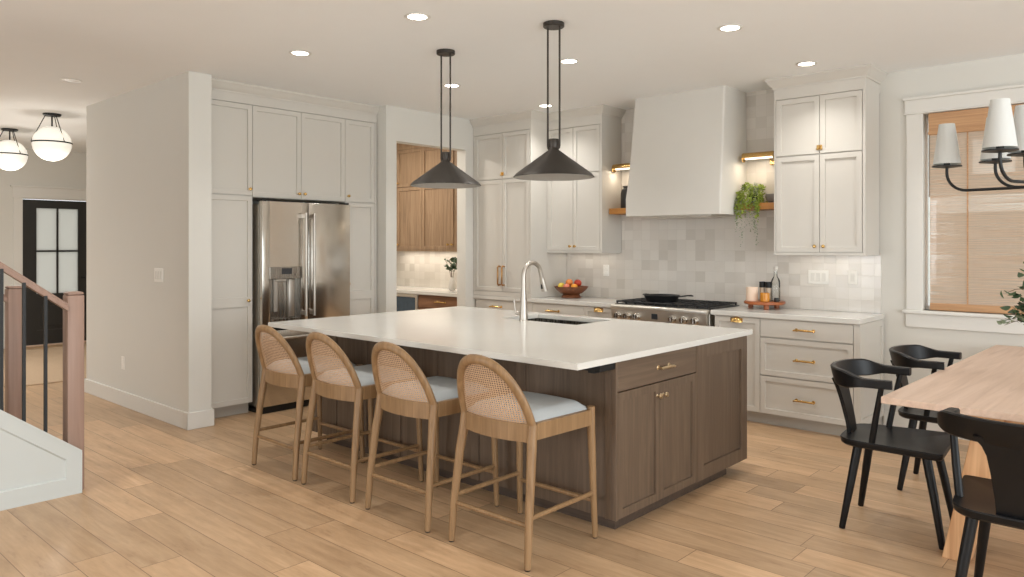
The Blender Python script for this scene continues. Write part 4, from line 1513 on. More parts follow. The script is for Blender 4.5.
# countertop with the sink cut-out
CX0, CX1, CY0, CY1 = -4.895, -2.122, 2.798, 4.69
SX0, SX1, SY0, SY1 = -3.87, -3.16, 4.15, 4.58
t = bmesh.new()
xs, ys = [CX0, SX0, SX1, CX1], [CY0, SY0, SY1, CY1]
grid = [[t.verts.new((x, y, 0.915)) for x in xs] for y in ys]
fs = []
for j in range(3):
    for i in range(3):
        if (i, j) != (1, 1):
            fs.append(t.faces.new((grid[j][i], grid[j][i + 1], grid[j + 1][i + 1], grid[j + 1][i])))
ex = bmesh.ops.extrude_face_region(t, geom=fs)
for e in ex['geom']:
    if isinstance(e, bmesh.types.BMVert):
        e.co.z -= 0.031
bmesh.ops.recalc_face_normals(t, faces=t.faces[:])
sharp = [e for e in t.edges if len(e.link_faces) == 2 and e.link_faces[0].normal.angle(e.link_faces[1].normal) > 1.0]
bmesh.ops.bevel(t, geom=sharp, offset=0.003, segments=2, affect='EDGES')
c = MB()
c._merge(t)
tag(c.build('island_countertop', M_QUARTZ), 'long white quartz countertop of the kitchen island', 'countertop')
# sink
c = MB()
zt, zb = 0.8835, 0.68
c.box(SX0 - 0.012, SX0 + 0.002, SY0 - 0.012, SY1 + 0.012, zb, zt)
c.box(SX1 - 0.002, SX1 + 0.012, SY0 - 0.012, SY1 + 0.012, zb, zt)
c.box(SX0, SX1, SY0 - 0.012, SY0 + 0.002, zb, zt)
c.box(SX0, SX1, SY1 - 0.002, SY1 + 0.012, zb, zt)
c.box(SX0 - 0.012, SX1 + 0.012, SY0 - 0.012, SY1 + 0.012, zb - 0.01, zb + 0.002)
c.lathe([(0.045, 0.003), (0.045, 0.006), (0.03, 0.004), (0.0, 0.003)], c=((SX0 + SX1) / 2, (SY0 + SY1) / 2, zb), seg=24, cap0=False, cap1=False)
tag(c.build('sink', M_STEELD), 'undermount stainless sink in the island top', 'sink')
# faucet
FXc, FYc = -3.60, 4.098
fa = thing('faucet', 'tall gooseneck pull-down faucet beside the island sink', 'faucet', (FXc, FYc, 0.915))
c = MB()
c.lathe([(0.0, 0), (0.034, 0), (0.034, 0.006), (0.031, 0.01), (0.031, 0.04), (0.025, 0.14), (0.0205, 0.2), (0.018, 0.24)], seg=28, cap0=False)
c.build('body', M_NICKEL, fa)
c = MB()
rr = 0.098
pts = [(0, 0, 0.2), (0, 0, 0.27), (0, 0, 0.325)] + [(0, rr - rr * math.cos(math.radians(a)), 0.325 + rr * math.sin(math.radians(a))) for a in range(15, 165, 10)]
e0 = Vector(pts[-1])
e1 = e0 + Vector((0, 0.022, -0.06))
pts.append(tuple(e1))
c.tube(pts, 0.0165, 18)
c.build('spout', M_NICKEL, fa)
c = MB()
e2 = e1 + Vector((0, 0.032, -0.095))
c.tube([tuple(e1), tuple(e1 + (e2 - e1) * 0.2), tuple(e2)], [0.0175, 0.0205, 0.025], 20)
spr = c.build('spray_head', M_NICKEL, fa)
c = MB()
bm_ = e1 + (e2 - e1) * 0.55
c.box(-0.008, 0.008, bm_.y - 0.024, bm_.y - 0.012, bm_.z - 0.03, bm_.z + 0.02, 0.003, 1)
c.build('spray_button', M_DARK, spr)
c = MB()
c.tube([(-0.02, -0.004, 0.055), (-0.062, -0.012, 0.055)], [0.014, 0.013], 14)
c.tube([(-0.062, -0.012, 0.045), (-0.066, -0.014, 0.07), (-0.072, -0.02, 0.13), (-0.074, -0.022, 0.155)], [0.012, 0.009, 0.006, 0.007], 12)
c.build('handle', M_NICKEL, fa)

# ------------------------------------------------------------------ bar stools
def make_stool(label, loc):
    r = thing('bar_stool', label, 'bar stool', loc, 0, 'cane back bar stools at the island')
    # local: seat towards +y (island), back towards -y. y=0 at rear feet line offset
    zs = 0.655
    hw = 0.222
    rear_top_y, rear_foot_y = 0.072, 0.0
    # legs
    for s in (-1, 1):
        c_ = MB()
        c_.tube([(s * 0.250, rear_foot_y, 0.006), (s * 0.246, 0.014, 0.2), (s * 0.234, 0.044, 0.45), (s * hw, rear_top_y - 0.008, 0.58), (s * hw, rear_top_y, 0.645)],
                [0.0165, 0.019, 0.022, 0.024, 0.024], 16)
        leg = c_.build('leg', M_STOOL, r)
        c_ = MB()
        c_.lathe([(0.013, 0.0), (0.015, 0.006)], c=(s * 0.250, rear_foot_y, 0), seg=14)
        c_.build('foot_cap', M_BLACKM, leg)
        c_ = MB()
        c_.tube([(s * 0.252, 0.515, 0.006), (s * 0.246, 0.505, 0.3), (s * 0.240, 0.498, 0.56), (s * 0.239, 0.497, 0.662)], [0.015, 0.0175, 0.021, 0.0215], 16)
        leg = c_.build('leg', M_STOOL, r)
        c_ = MB()
        c_.lathe([(0.012, 0.0), (0.014, 0.006)], c=(s * 0.252, 0.515, 0), seg=14)
        c_.build('foot_cap', M_BLACKM, leg)
    # seat frame: side rails, front rail, curved back rail
    c_ = MB()
    for s in (-1, 1):
        ring = []
        for (x, y) in ((s * 0.226, rear_top_y + 0.01), (s * 0.243, 0.495)):
            ring.append([(x - 0.013, y, 0.572), (x + 0.013, y, 0.572), (x + 0.013, y, 0.648), (x - 0.013, y, 0.648)])
        c_.sweep(ring)
    c_.box(-0.235, 0.235, 0.484, 0.51, 0.575, 0.648, 0.003, 1)
    n = 14
    secs_ = []
    for i in range(n + 1):
        x = -hw + 2 * hw * i / n
        y = rear_top_y - 0.045 * (1 - (x / hw) ** 2)
        secs_.append([(x, y - 0.014, 0.560), (x, y + 0.014, 0.560), (x, y + 0.014, 0.645), (x, y - 0.014, 0.645)])
    c_.sweep(secs_)
    c_.build('seat_frame', M_STOOL, r)
    # arched back frame, leaning a little and bowed
    def back_pt(x, z):
        return Vector((x, rear_top_y - 0.045 * (1 - min(1, (x / hw) ** 2)) - 0.31 * max(0, z - 0.62), z))
    path = []
    zc, ah = 0.645, 0.292
    for i in range(41):
        a = PI * i / 40
        ca, sa = math.cos(a), math.sin(a)
        x = hw * (abs(ca) ** 0.86) * (1 if ca >= 0 else -1)
        z = zc - 0.05 + (ah + 0.05) * (sa ** 0.95)
        path.append(back_pt(x, z))
    c_ = MB()
    secs_ = []
    for i, p in enumerate(path):
        d_ = (path[min(i + 1, 40)] - path[max(i - 1, 0)]).normalized()
        nrm = Vector((0, 1, 0))
        sd = d_.cross(nrm).normalized()
        nn = sd.cross(d_).normalized()
        a_, b2 = 0.0235, 0.0175
        secs_.append([tuple(p + sd * a_ * math.cos(t_) + nn * b2 * math.sin(t_)) for t_ in [2 * PI * k / 14 for k in range(14)]])
    c_.sweep(secs_)
    c_.build('back_frame', M_STOOL, r)
    # cane panel
    c_ = MB()
    t_ = bmesh.new()
    front, back = [], []
    nx, nz = 18, 16
    G = []
    for j in range(nz + 1):
        row = []
        zf = j / nz
        z = 0.63 + (zc + ah - 0.008 - 0.63) * zf
        # half width at z
        q = max(0.0, min(1.0, (z - (zc - 0.05)) / (ah + 0.05)))
        half = hw * ((1 - q ** (2 / 0.95)) ** 0.5 if q < 1 else 0) ** 0.86
        half = max(0.004, half - 0.005)
        for i in range(nx + 1):
            x = -half + 2 * half * i / nx
            row.append(t_.verts.new(back_pt(x, z) + Vector((0, 0.003, 0))))
        G.append(row)
    for j in range(nz):
        for i in range(nx):
            t_.faces.new((G[j][i], G[j][i + 1], G[j + 1][i + 1], G[j + 1][i]))
    c_._merge(t_)
    c_.build('cane_panel', M_CANE, r)
    # cushion
    c_ = MB()
    t_ = bmesh.new()
    n1, n2 = 16, 16
    top, bot = [], []
    for j in range(n2 + 1):
        v_ = j / n2
        y = 0.066 + v_ * 0.434
        rt, rb_ = [], []
        for i in range(n1 + 1):
            u = -1 + 2 * i / n1
            hwid = 0.213 + 0.018 * v_
            x = hwid * u
            yy = y - (0.038 * (1 - u * u) if v_ < 0.5 else 0) * (1 - v_ * 2 if v_ < 0.5 else 0)
            ed = min(1.0, (1 - abs(u)) / 0.22) * min(1.0, min(v_, 1 - v_) / 0.16)
            ed = max(0.0, ed)
            zt_ = 0.650 + 0.040 * (1 - (1 - ed) ** 2.4) + 0.006 * (1 - u * u)
            rt.append(t_.verts.new((x, yy, zt_)))
            rb_.append(t_.verts.new((x, yy, 0.640)))
        top.append(rt)
        bot.append(rb_)
    for j in range(n2):
        for i in range(n1):
            t_.faces.new((top[j][i], top[j][i + 1], top[j + 1][i + 1], top[j + 1][i]))
            t_.faces.new((bot[j][i], bot[j + 1][i], bot[j + 1][i + 1], bot[j][i + 1]))
    for j in range(n2):
        t_.faces.new((top[j][0], top[j + 1][0], bot[j + 1][0], bot[j][0]))
        t_.faces.new((top[j + 1][n1], top[j][n1], bot[j][n1], bot[j + 1][n1]))
    for i in range(n1):
        t_.faces.new((top[0][i + 1], top[0][i], bot[0][i], bot[0][i + 1]))
        t_.faces.new((top[n2][i], top[n2][i + 1], bot[n2][i + 1], bot[n2][i]))
    bmesh.ops.recalc_face_normals(t_, faces=t_.faces[:])
    c_._merge(t_)
    c_.build('seat_cushion', M_CUSH, r, angle=60)
    # stretchers
    for p, q in (((-0.245, 0.022, 0.19), (0.245, 0.022, 0.19)), ((-0.247, 0.508, 0.19), (0.247, 0.508, 0.19)),
                 ((-0.246, 0.026, 0.228), (-0.247, 0.507, 0.228)), ((0.246, 0.026, 0.228), (0.247, 0.507, 0.228))):
        c_ = MB()
        c_.tube([p, q], 0.0115, 12)
        c_.build('stretcher', M_STOOL, r)
    return r


SXS = (-4.391, -3.792, -3.147, -2.469)
SL = ('cane back bar stool nearest the refrigerator', 'cane back bar stool second along from the refrigerator',
      'cane back bar stool second from the near corner of the island', 'cane back bar stool at the near corner of the island, closest to the camera')
st0 = make_stool(SL[0], (SXS[0], 2.553, 0))
for i in (1, 2, 3):
    dup(st0, SL[i], (SXS[i], 2.553, 0))

# ------------------------------------------------------------------ pendants
def make_pendant(label, loc):
    p = thing('pendant_lamp', label, 'pendant lamp', loc, 0, 'dark cone pendants over the island')
    c_ = MB()
    c_.lathe([(0.0, -0.028), (0.062, -0.028), (0.066, -0.024), (0.066, -0.002), (0.0, 0.0)], seg=36, cap0=False, cap1=False)
    c_.build('canopy', M_PEND, p)
    zt_ = -0.755
    for s in (-1, 1):
        c_ = MB()
        c_.tube([(s * 0.047, 0, -0.026), (s * 0.047, 0, zt_ + 0.02), (s * 0.047, 0, zt_ - 0.01), (s * 0.044, 0, zt_ - 0.022), (s * 0.036, 0, zt_ - 0.03), (s * 0.022, 0, zt_ - 0.032)], 0.006, 10)
        c_.build('rod', M_PEND, p)
    c_ = MB()
    c_.lathe([(0.0, -0.722), (0.03, -0.722), (0.032, -0.726), (0.032, -0.768), (0.026, -0.782), (0.0, -0.784)], seg=28, cap0=False, cap1=False)
    c_.build('collar', M_PEND, p)
    c_ = MB()
    c_.lathe([(0.027, -0.772), (0.032, -0.79), (0.236, -0.938), (0.252, -0.958), (0.250, -0.960), (0.232, -0.944), (0.03, -0.797), (0.020, -0.785)], seg=64, cap0=False, cap1=False)
    c_.build('shade', M_PEND, p, angle=50)
    c_ = MB()
    c_.lathe([(0.028, -0.803), (0.231, -0.9485), (0.247, -0.9605), (0.2455, -0.962), (0.229, -0.951), (0.027, -0.806)], seg=64, cap0=False, cap1=False)
    c_.build('liner', M_PENDIN, p, angle=50)
    c_ = MB()
    c_.ball((0, 0, -0.86), 0.03)
    c_.lathe([(0.014, -0.832), (0.014, -0.78)], seg=14)
    c_.build('bulb', M_GLOBE, p)
    return p


pl = make_pendant('dark metal cone pendant over the refrigerator end of the island', (-3.925, 3.63, CEIL))
dup(pl, 'dark metal cone pendant over the near end of the island', (-2.935, 3.625, CEIL))

# ------------------------------------------------------------------ recessed downlights
def make_can(label, loc, lit=True):
    p = thing('recessed_light', label, 'ceiling light', loc, 0, 'recessed ceiling lights')
    c_ = MB()
    c_.lathe([(0.057, 0.0), (0.078, -0.001), (0.080, -0.004), (0.072, -0.008), (0.058, -0.006), (0.057, 0.0)], seg=36, cap0=False, cap1=False)
    c_.build('trim_ring', M_TRIM, p)
    c_ = MB()
    c_.lathe([(0.0, -0.0045), (0.058, -0.0045), (0.058, -0.001), (0.0, -0.001)], seg=32, cap0=False, cap1=False)
    c_.build('lens', M_LENS if lit else M_LENSOFF, p)
    if lit:
        d_ = bpy.data.lights.new('can_and_fill_beam', 'SPOT')
        d_.energy = SPOT_W
        d_.color = (1.0, 0.985, 0.955)
        d_.spot_size = math.radians(128)
        d_.spot_blend = 1.0
        d_.shadow_soft_size = 0.05
        lo = bpy.data.objects.new('can_and_fill_beam', d_)
        COL.objects.link(lo)
        lo.parent = p
        lo.location = (0, 0, -0.012)
    return p


cl = ['recessed light in front of the refrigerator, beside the wall end', 'recessed light over the refrigerator side between the pantry doorway and the first pendant',
      'recessed light above the tall counter cabinet', 'recessed light over the stools, at the top of the photo',
      'recessed light over the island just beyond the near pendant', 'recessed light in front of the hood', 'recessed light over the near corner of the island',
      'recessed light over the near end of the island, beside the hood', 'recessed light directly before the right wall cabinet']
k = 0
for X in (-4.738, -3.457, -2.165):
    for Y in (2.965, 4.452, 5.725):
        if X == -3.457 and Y > 5:
            k += 1
            continue
        if X == -2.165 and Y < 3:
            k += 1
            continue
        make_can(cl[k], (X, Y, CEIL))
        k += 1
# added fill spots without fixtures, out of view, mainly for left wall and entry
for ex_, ey_, ew_ in ((-4.738, 0.9, 34), (-2.165, 0.9, 22), (-7.4, 0.7, 75), (-10.3, 1.4, 240), (-0.3, 2.2, 20)):
    d_ = bpy.data.lights.new('can_and_fill_beam', 'SPOT')
    d_.energy = ew_
    d_.color = (1.0, 0.985, 0.955)
    d_.spot_size = math.radians(150)
    d_.spot_blend = 1.0
    d_.shadow_soft_size = 0.06
    lo = bpy.data.objects.new('can_and_fill_beam', d_)
    COL.objects.link(lo)
    lo.location = (ex_, ey_, CEIL - 0.012)
make_can('unlit recessed light near the entry', (-6.95, 2.17, CEIL), False)

# entry globes
def make_globe(label, loc):
    p = thing('globe_light', label, 'ceiling light', loc, 0, 'opal globe lights in the entry')
    c_ = MB()
    c_.lathe([(0.0, -0.022), (0.075, -0.022), (0.085, -0.016), (0.085, 0.0), (0.0, 0.0)], seg=32, cap0=False, cap1=False)
    c_.build('canopy', M_BLACKM, p)
    c_ = MB()
    c_.tube([(0, 0, -0.02), (0, 0, -0.14)], 0.008, 10)
    for a in (20, 140, 260):
        ca, sa = math.cos(math.radians(a)), math.sin(math.radians(a))
        c_.tube([(0.06 * ca, 0.06 * sa, -0.018), (0.187 * ca, 0.187 * sa, -0.30)], 0.0045, 8)
    c_.build('rod', M_BLACKM, p)
    c_ = MB()
    c_.ball((0, 0, -0.315), 0.182, seg=40)
    c_.build('globe', M_GLOBE, p)
    c_ = MB()
    n_ = 48
    c_.sweep([[((0.183 + u) * math.cos(2 * PI * i / n_), (0.183 + u) * math.sin(2 * PI * i / n_), -0.305 + v_) for u, v_ in ((-0.003, -0.007), (0.005, -0.007), (0.005, 0.007), (-0.003, 0.007))] for i in range(n_)], closed=True)
    c_.build('ring', M_BLACKM, p)
    return p


gl = make_globe('opal glass globe light nearer the kitchen', (-8.915, 2.60, CEIL))
dup(gl, 'opal glass globe light farther down the entry by the front door', (-10.45, 2.60, CEIL))

# ------------------------------------------------------------------ dining table and chairs
tb = thing('dining_table', 'long pale oak dining table with slanted board legs by the window', 'table', (-1.088, 3.806, 0), math.radians(-1.2))
TWd, TLn = 1.02, 2.52
c = MB()
c.box(0, TWd, 0, TLn, 0.720, 0.752, 0.002, 1)
c.build('tabletop', M_TABLE, tb)
for yb in (0.17, 2.05):
    for s in (0, 1):
        c = MB()
        def mx(x):
            return x if s == 0 else TWd - x
        pts = [(mx(0.215), 0.0), (mx(0.325), 0.0), (mx(0.472), 0.7205), (mx(0.362), 0.7205)]
        c.prism(pts, 'y', yb, yb + 0.10, 0.003, 1)
        c.build('leg', M_TLEG, tb)
    c = MB()
    c.box(0.30, TWd - 0.30, yb + 0.02, yb + 0.08, 0.65, 0.7205, 0.002, 1)
    c.build('cross_rail', M_TLEG, tb)
c = MB()
c.box(TWd / 2 - 0.03, TWd / 2 + 0.03, 0.25, 2.07, 0.67, 0.72, 0.002, 1)
c.build('stretcher', M_TLEG, tb)


def make_chair(label, loc, rotz):
    r = thing('dining_chair', label, 'chair', loc, rotz, 'black dining chairs around the table')
    # faces local +x
    zs = 0.468
    # seat: rounded trapezoid, slightly dished
    def outline(k=1.0):
        pts = []
        hb, hf, xb, xf = 0.215, 0.262, -0.255, 0.24
        corners = [(xf, -hf, 0.03), (xf, hf, 0.03), (xb, hb, 0.11), (xb, -hb, 0.11)]
        nC = len(corners)
        for i, (x, y, rad) in enumerate(corners):
            p = Vector((x, y))
            a = (Vector(corners[i - 1][:2]) - p).normalized()
            b2 = (Vector(corners[(i + 1) % nC][:2]) - p).normalized()
            p0, p1 = p + a * rad, p + b2 * rad
            for j in range(7):
                f = j / 6
                q = p0 * (1 - f) ** 2 + p * 2 * f * (1 - f) + p1 * f ** 2
                pts.append(q * k)
        return pts
    c_ = MB()
    secs_ = [[(p.x, p.y, zs - 0.036) for p in outline(0.95)], [(p.x, p.y, zs - 0.028) for p in outline(0.985)], [(p.x, p.y, zs - 0.006) for p in outline(1.0)],
             [(p.x, p.y, zs) for p in outline(0.99)], [(p.x, p.y, zs - 0.004) for p in outline(0.85)], [(p.x, p.y, zs - 0.010) for p in outline(0.5)], [(p.x, p.y, zs - 0.011) for p in outline(0.05)]]
    c_.sweep(secs_)
    c_.build('seat', M_BLACKW, r, angle=28)
    for sx in (-1, 1):
        for sy in (-1, 1):
            c_ = MB()
            c_.tube([(0.155 * sx - 0.005, 0.150 * sy, zs - 0.03), (0.19 * sx, 0.178 * sy, 0.24), (0.228 * sx + 0.002, 0.208 * sy, 0.006), (0.229 * sx + 0.002, 0.209 * sy, 0.0)], [0.0225, 0.0205, 0.0155, 0.013], 14)
            c_.build('leg', M_BLACKW, r)
    # bow rail
    path = []
    half = 0.260
    for i in range(8):
        f = i / 7
        path.append((0.018 - 0.13 * f, -(0.250 + 0.010 * math.sin(f * PI / 2)), f * 0.22))
    nA = 28
    for i in range(1, nA):
        a = -PI / 2 - PI * i / nA
        path.append((-0.112 + 0.178 * math.cos(a), half * math.sin(a) * 1.0, 0.22 + 0.56 * i / nA))
    for i in range(8):
        f = 1 - i / 7
        path.append((0.018 - 0.13 * f, (0.250 + 0.010 * math.sin(f * PI / 2)), 1 - f * 0.22))
    path2 = [Vector((x, y, 0)) for x, y, s_ in path]
    secs_ = []
    for i, (x, y, s_) in enumerate(path):
        d_ = (path2[min(i + 1, len(path) - 1)] - path2[max(i - 1, 0)]).normalized()
        o_ = Vector((d_.y, -d_.x, 0))      # towards outside or inside
        u = min(s_, 1 - s_) / 0.5
        k_ = max(0.0, min(1.0, (u - 0.42) / 0.22))
        k_ = k_ * k_ * (3 - 2 * k_)
        zb_ = 0.754 - 0.018 * k_
        zt_ = 0.796 + 0.032 * k_
        wd = 0.024 - 0.009 * k_
        tip = 1.0 if u > 0.04 else 0.8
        p = path2[i]
        lean = 0.02 * k_
        a_ = p + o_ * wd * tip
        b2 = p - o_ * wd * tip
        off = Vector((-lean, 0, 0))
        bev = 0.006
        secs_.append([(a_.x, a_.y, zb_ + bev), (a_.x + off.x, a_.y, zt_ - bev), (a_.x - o_.x * bev + off.x, a_.y - o_.y * bev, zt_), (b2.x + o_.x * bev + off.x, b2.y + o_.y * bev, zt_),
                      (b2.x + off.x, b2.y, zt_ - bev), (b2.x, b2.y, zb_ + bev), (b2.x + o_.x * bev, b2.y + o_.y * bev, zb_), (a_.x - o_.x * bev, a_.y - o_.y * bev, zb_)])
    c_ = MB()
    c_.sweep(secs_)
    c_.build('back_rail', M_BLACKW, r)
    # splat, widening upwards, flared under the rail
    c_ = MB()
    secs_ = []
    for z, x, w_ in ((zs - 0.02, -0.222, 0.062), (0.52, -0.232, 0.066), (0.62, -0.254, 0.076), (0.69, -0.272, 0.086), (0.725, -0.281, 0.10), (0.76, -0.288, 0.128)):
        secs_.append([(x - 0.010, -w_, z), (x + 0.010, -w_, z), (x + 0.010, w_, z), (x - 0.010, w_, z)])
    c_.sweep(secs_)
    c_.build('splat', M_BLACKW, r)
    for sy in (-1, 1):
        c_ = MB()
        c_.tube([(-0.085, sy * 0.212, zs - 0.015), (-0.062, sy * 0.23, 0.59), (-0.03, sy * 0.250, 0.768)], [0.0155, 0.0155, 0.013], 14)
        c_.build('arm_post', M_BLACKW, r)
    return r


ch = make_chair('black wooden armchair at the near left side of the dining table', (-1.135, 4.262, 0), math.radians(5))
dup(ch, 'black wooden armchair at the far left side of the table, nearest the window', (-1.075, 5.108, 0), math.radians(2))
dup(ch, 'black wooden armchair at the near end of the table with its back to the camera', (-0.475, 3.52, 0), math.radians(90))

# ------------------------------------------------------------------ chandelier
CHX, CHY, CHZ = -0.46, 4.99, 1.80
cn = thing('chandelier', 'black multi-arm chandelier with white tapered shades above the dining table', 'chandelier', (CHX, CHY, CHZ))
c = MB()
c.tube([(0, 0, 0.0), (0, 0, 0.35), (0, 0, CEIL - CHZ - 0.02)], [0.012, 0.008, 0.008], 12)
c.lathe([(0.0, -0.05), (0.014, -0.045), (0.022, -0.03), (0.03, -0.01), (0.03, 0.03), (0.02, 0.05), (0.0, 0.05)], seg=24, cap0=False, cap1=False)
c.build('stem', M_BLACKM, cn)
c = MB()
c.lathe([(0.0, CEIL - CHZ - 0.03), (0.06, CEIL - CHZ - 0.03), (0.065, CEIL - CHZ), (0.0, CEIL - CHZ)], seg=28, cap0=False, cap1=False)
c.build('canopy', M_BLACKM, cn)
arms = [(0.633, 171, 0.143), (0.638, 247.5, 0.143), (0.638, 319, 0.143), (0.638, 31, 0.143), (0.638, 100, 0.143),
        (0.36, 181, 0.143), (0.365, 241, 0.143), (0.365, 301, 0.143), (0.365, 1, 0.143), (0.365, 61, 0.143), (0.365, 121, 0.143)]
for rr, ang, zd in arms:
    ca, sa = math.cos(math.radians(ang)), math.sin(math.radians(ang))
    bend = 0.11
    pts = [(0.02 * ca, 0.02 * sa, 0.0)]
    pts.append(((rr - bend) * 0.5 * ca, (rr - bend) * 0.5 * sa, -0.008))
    for i in range(9):
        a = math.radians(-90 + 90 * i / 8)
        q = rr - bend + bend * math.cos(a)
        pts.append((q * ca, q * sa, bend + bend * math.sin(a) - 0.008))
    pts.append((rr * ca, rr * sa, zd - 0.01))
    c = MB()
    c.tube(pts, 0.0085, 12)
    arm = c.build('arm', M_BLACKM, cn)
    c = MB()
    c.lathe([(0.0, zd - 0.012), (0.02, zd - 0.012), (0.08, zd - 0.004), (0.08, zd + 0.002), (0.0, zd + 0.004)], c=(rr * ca, rr * sa, 0), seg=28, cap0=False, cap1=False)
    c.lathe([(0.018, zd), (0.018, zd + 0.03)], c=(rr * ca, rr * sa, 0), seg=16)
    c.build('dish', M_BLACKM, arm)
    c = MB()
    c.lathe([(0.0745, zd + 0.012), (0.0425, zd + 0.252), (0.041, zd + 0.252), (0.073, zd + 0.012)], c=(rr * ca, rr * sa, 0), seg=36, cap0=False, cap1=False)
    c.build('lamp_shade', M_SHADE, arm)

# ------------------------------------------------------------------ vase of branches on the table
pvx, pvy = -0.40, 4.62
pb = thing('branch_vase', 'vase of leafy green branches on the dining table', 'plant', (pvx, pvy, 0.752))
c = MB()
c.lathe([(0.0, 0), (0.06, 0), (0.085, 0.03), (0.095, 0.10), (0.075, 0.17), (0.045, 0.205), (0.05, 0.225), (0.042, 0.225), (0.036, 0.2), (0.0, 0.19)], seg=32, cap0=False, cap1=False)
c.build('vessel', M_WHITEC, pb)
r_ = random.Random(5)
br = MB()
leaf_a, leaf_b = [], []
ends = [(-0.29, 0.04, 0.33), (-0.31, -0.02, 0.47), (-0.24, 0.05, 0.58), (-0.22, -0.03, 0.38), (-0.20, 0.0, 0.62), (-0.32, 0.0, 0.30), (0.2, 0.1, 0.5), (0.05, -0.2, 0.55), (0.12, 0.2, 0.45), (0.25, -0.1, 0.35), (-0.18, 0.03, 0.44), (-0.15, 0.0, 0.36), (-0.19, -0.04, 0.33), (-0.16, 0.05, 0.48), (-0.26, 0.02, 0.36), (-0.25, -0.05, 0.41), (-0.22, 0.03, 0.34), (-0.27, 0.0, 0.38)]
for ei, e in enumerate(ends):
    p0, p2 = Vector((0, 0, 0.17)), Vector(e)
    p1 = Vector((e[0] * 0.35, e[1] * 0.35, max(e[2], 0.25) + 0.12))
    pts = [p0 * (1 - f) ** 2 + p1 * 2 * f * (1 - f) + p2 * f * f for f in [i / 10 for i in range(11)]]
    br.tube([tuple(p) for p in pts], [0.0035 - 0.0002 * i for i in range(11)], 6)
    for i in range(4, 11):
        for _ in range(3 if ei < 6 else 4):
            (leaf_b if ei == 5 else leaf_a).append(tuple(pts[i] + Vector((r_.gauss(0, 0.018), r_.gauss(0, 0.018), r_.gauss(0, 0.018)))))
br.build('branch', M_TWIG, pb)
c = MB()
leaf_cluster(c, leaf_a, 0.045, r_)
c.build('foliage', M_LEAF, pb)
c = MB()
leaf_cluster(c, leaf_b, 0.042, r_)
c.build('pale_foliage', M_LEAF2, pb)

# ------------------------------------------------------------------ woven window shade
ws = thing('window_shade', 'woven grass window shade lowered over the dining window', 'window shade', (0, WY - 0.006, 0))
sx0, sx1 = WX0 + 0.046, WX1 - 0.046
c = MB()
c.box(sx0, sx1, 0.015, 0.018, 1.0, 2.40)
c.build('woven_panel', M_BLIND, ws)
c = MB()
c.box(sx0 - 0.006, sx1 + 0.006, -0.012, 0.022, 2.325, WZ1 - 0.004, 0.003, 1)
c.box(sx0 - 0.008, sx1 + 0.008, -0.016, 0.024, 2.32, 2.345, 0.004, 1)
c.build('valance', M_BAMBOO, ws)
c = MB()
c.box(sx0, sx1, 0.004, 0.03, WZ0 + 0.004, 1.02, 0.006, 2)
c.build('bottom_bar', M_BAMBOO, ws)
for x in (-1.245, -0.53, 0.18):
    c = MB()
    c.box(x - 0.005, x + 0.005, 0.009, 0.0145, 1.01, 2.33)
    c.build('lift_tape', M_BAMBOO, ws)

# ------------------------------------------------------------------ staircase
stc = thing('staircase', 'painted staircase with pale wood newel post, sloped rail and black balusters', 'staircase', (0, 0, 0))
SXo, SXi = -4.875, -5.93
slope = 0.75
YS = 1.574
yend = -1.2
zA = 0.242


def ztop(y):
    return zA + (YS - y) * slope


t = bmesh.new()
O = [(YS, 0.0), (YS, ztop(YS)), (yend, ztop(yend)), (yend, 0.0)]
Iq = [(YS - 0.075, 0.10), (YS - 0.075, ztop(YS - 0.075) - 0.085), (yend + 0.05, ztop(yend + 0.05) - 0.085), (yend + 0.05, 0.10)]
vo = [t.verts.new((SXo, y, z)) for y, z in O]
vi = [t.verts.new((SXo, y, z)) for y, z in Iq]
vp = [t.verts.new((SXo - 0.012, y + (-0.006 if y > 0 else 0.006), z + (0.006 if z < 0.11 else -0.008))) for y, z in Iq]
vb = [t.verts.new((SXo - 0.045, y, z)) for y, z in O]
for i in range(4):
    j = (i + 1) % 4
    t.faces.new((vo[i], vo[j], vi[j], vi[i]))
    t.faces.new((vi[i], vi[j], vp[j], vp[i]))
    t.faces.new((vo[j], vo[i], vb[i], vb[j]))
t.faces.new(vp)
t.faces.new(list(reversed(vb)))
bmesh.ops.recalc_face_normals(t, faces=t.faces[:])
c = MB()
c._merge(t)
# cap along the slope
c.prism([(YS + 0.004, zA - 0.004), (YS + 0.004, zA + 0.012), (yend, ztop(yend) + 0.012), (yend, ztop(yend) - 0.008)], 'x', SXo - 0.052, SXo + 0.008)
c.prism([(YS + 0.006, 0.0), (YS + 0.006, zA), (YS - 0.002, zA), (YS - 0.002, 0.0)], 'x', SXo - 0.048, SXo + 0.004)
c.build('skirt_board', M_SKIRT, stc)
c = MB()
c.prism([(YS - 0.03, 0.0), (YS - 0.03, 0.16), (yend, ztop(yend) - 0.06), (yend, 0.0)], 'x', SXi, SXi + 0.03)
c.build('skirt_board', M_SKIRT, stc)
for i in range(10):
    y1 = YS - 0.06 - i * 0.253
    z = 0.19 * (i + 1)
    c = MB()
    c.box(SXi + 0.03, SXo - 0.05, y1 - 0.275, y1 + 0.02, z - 0.03, z, 0.005, 2)
    c.build('tread', M_RAIL, stc)
    c = MB()
    c.box(SXi + 0.03, SXo - 0.05, y1 - 0.02, y1, z - 0.19, z - 0.03)
    c.build('riser', M_SKIRT, stc)


def newel(x, y, top):
    c_ = MB()
    c_.box(x - 0.046, x + 0.046, y - 0.046, y + 0.046, 0.0, top - 0.02, 0.006, 2)
    c_.prism([(x - 0.046, y - 0.046), (x + 0.046, y - 0.046), (x + 0.046, y + 0.046), (x - 0.046, y + 0.046)], 'z', top - 0.021, top, 0.014, 2)
    return c_.build('newel_post', M_RAIL, stc)


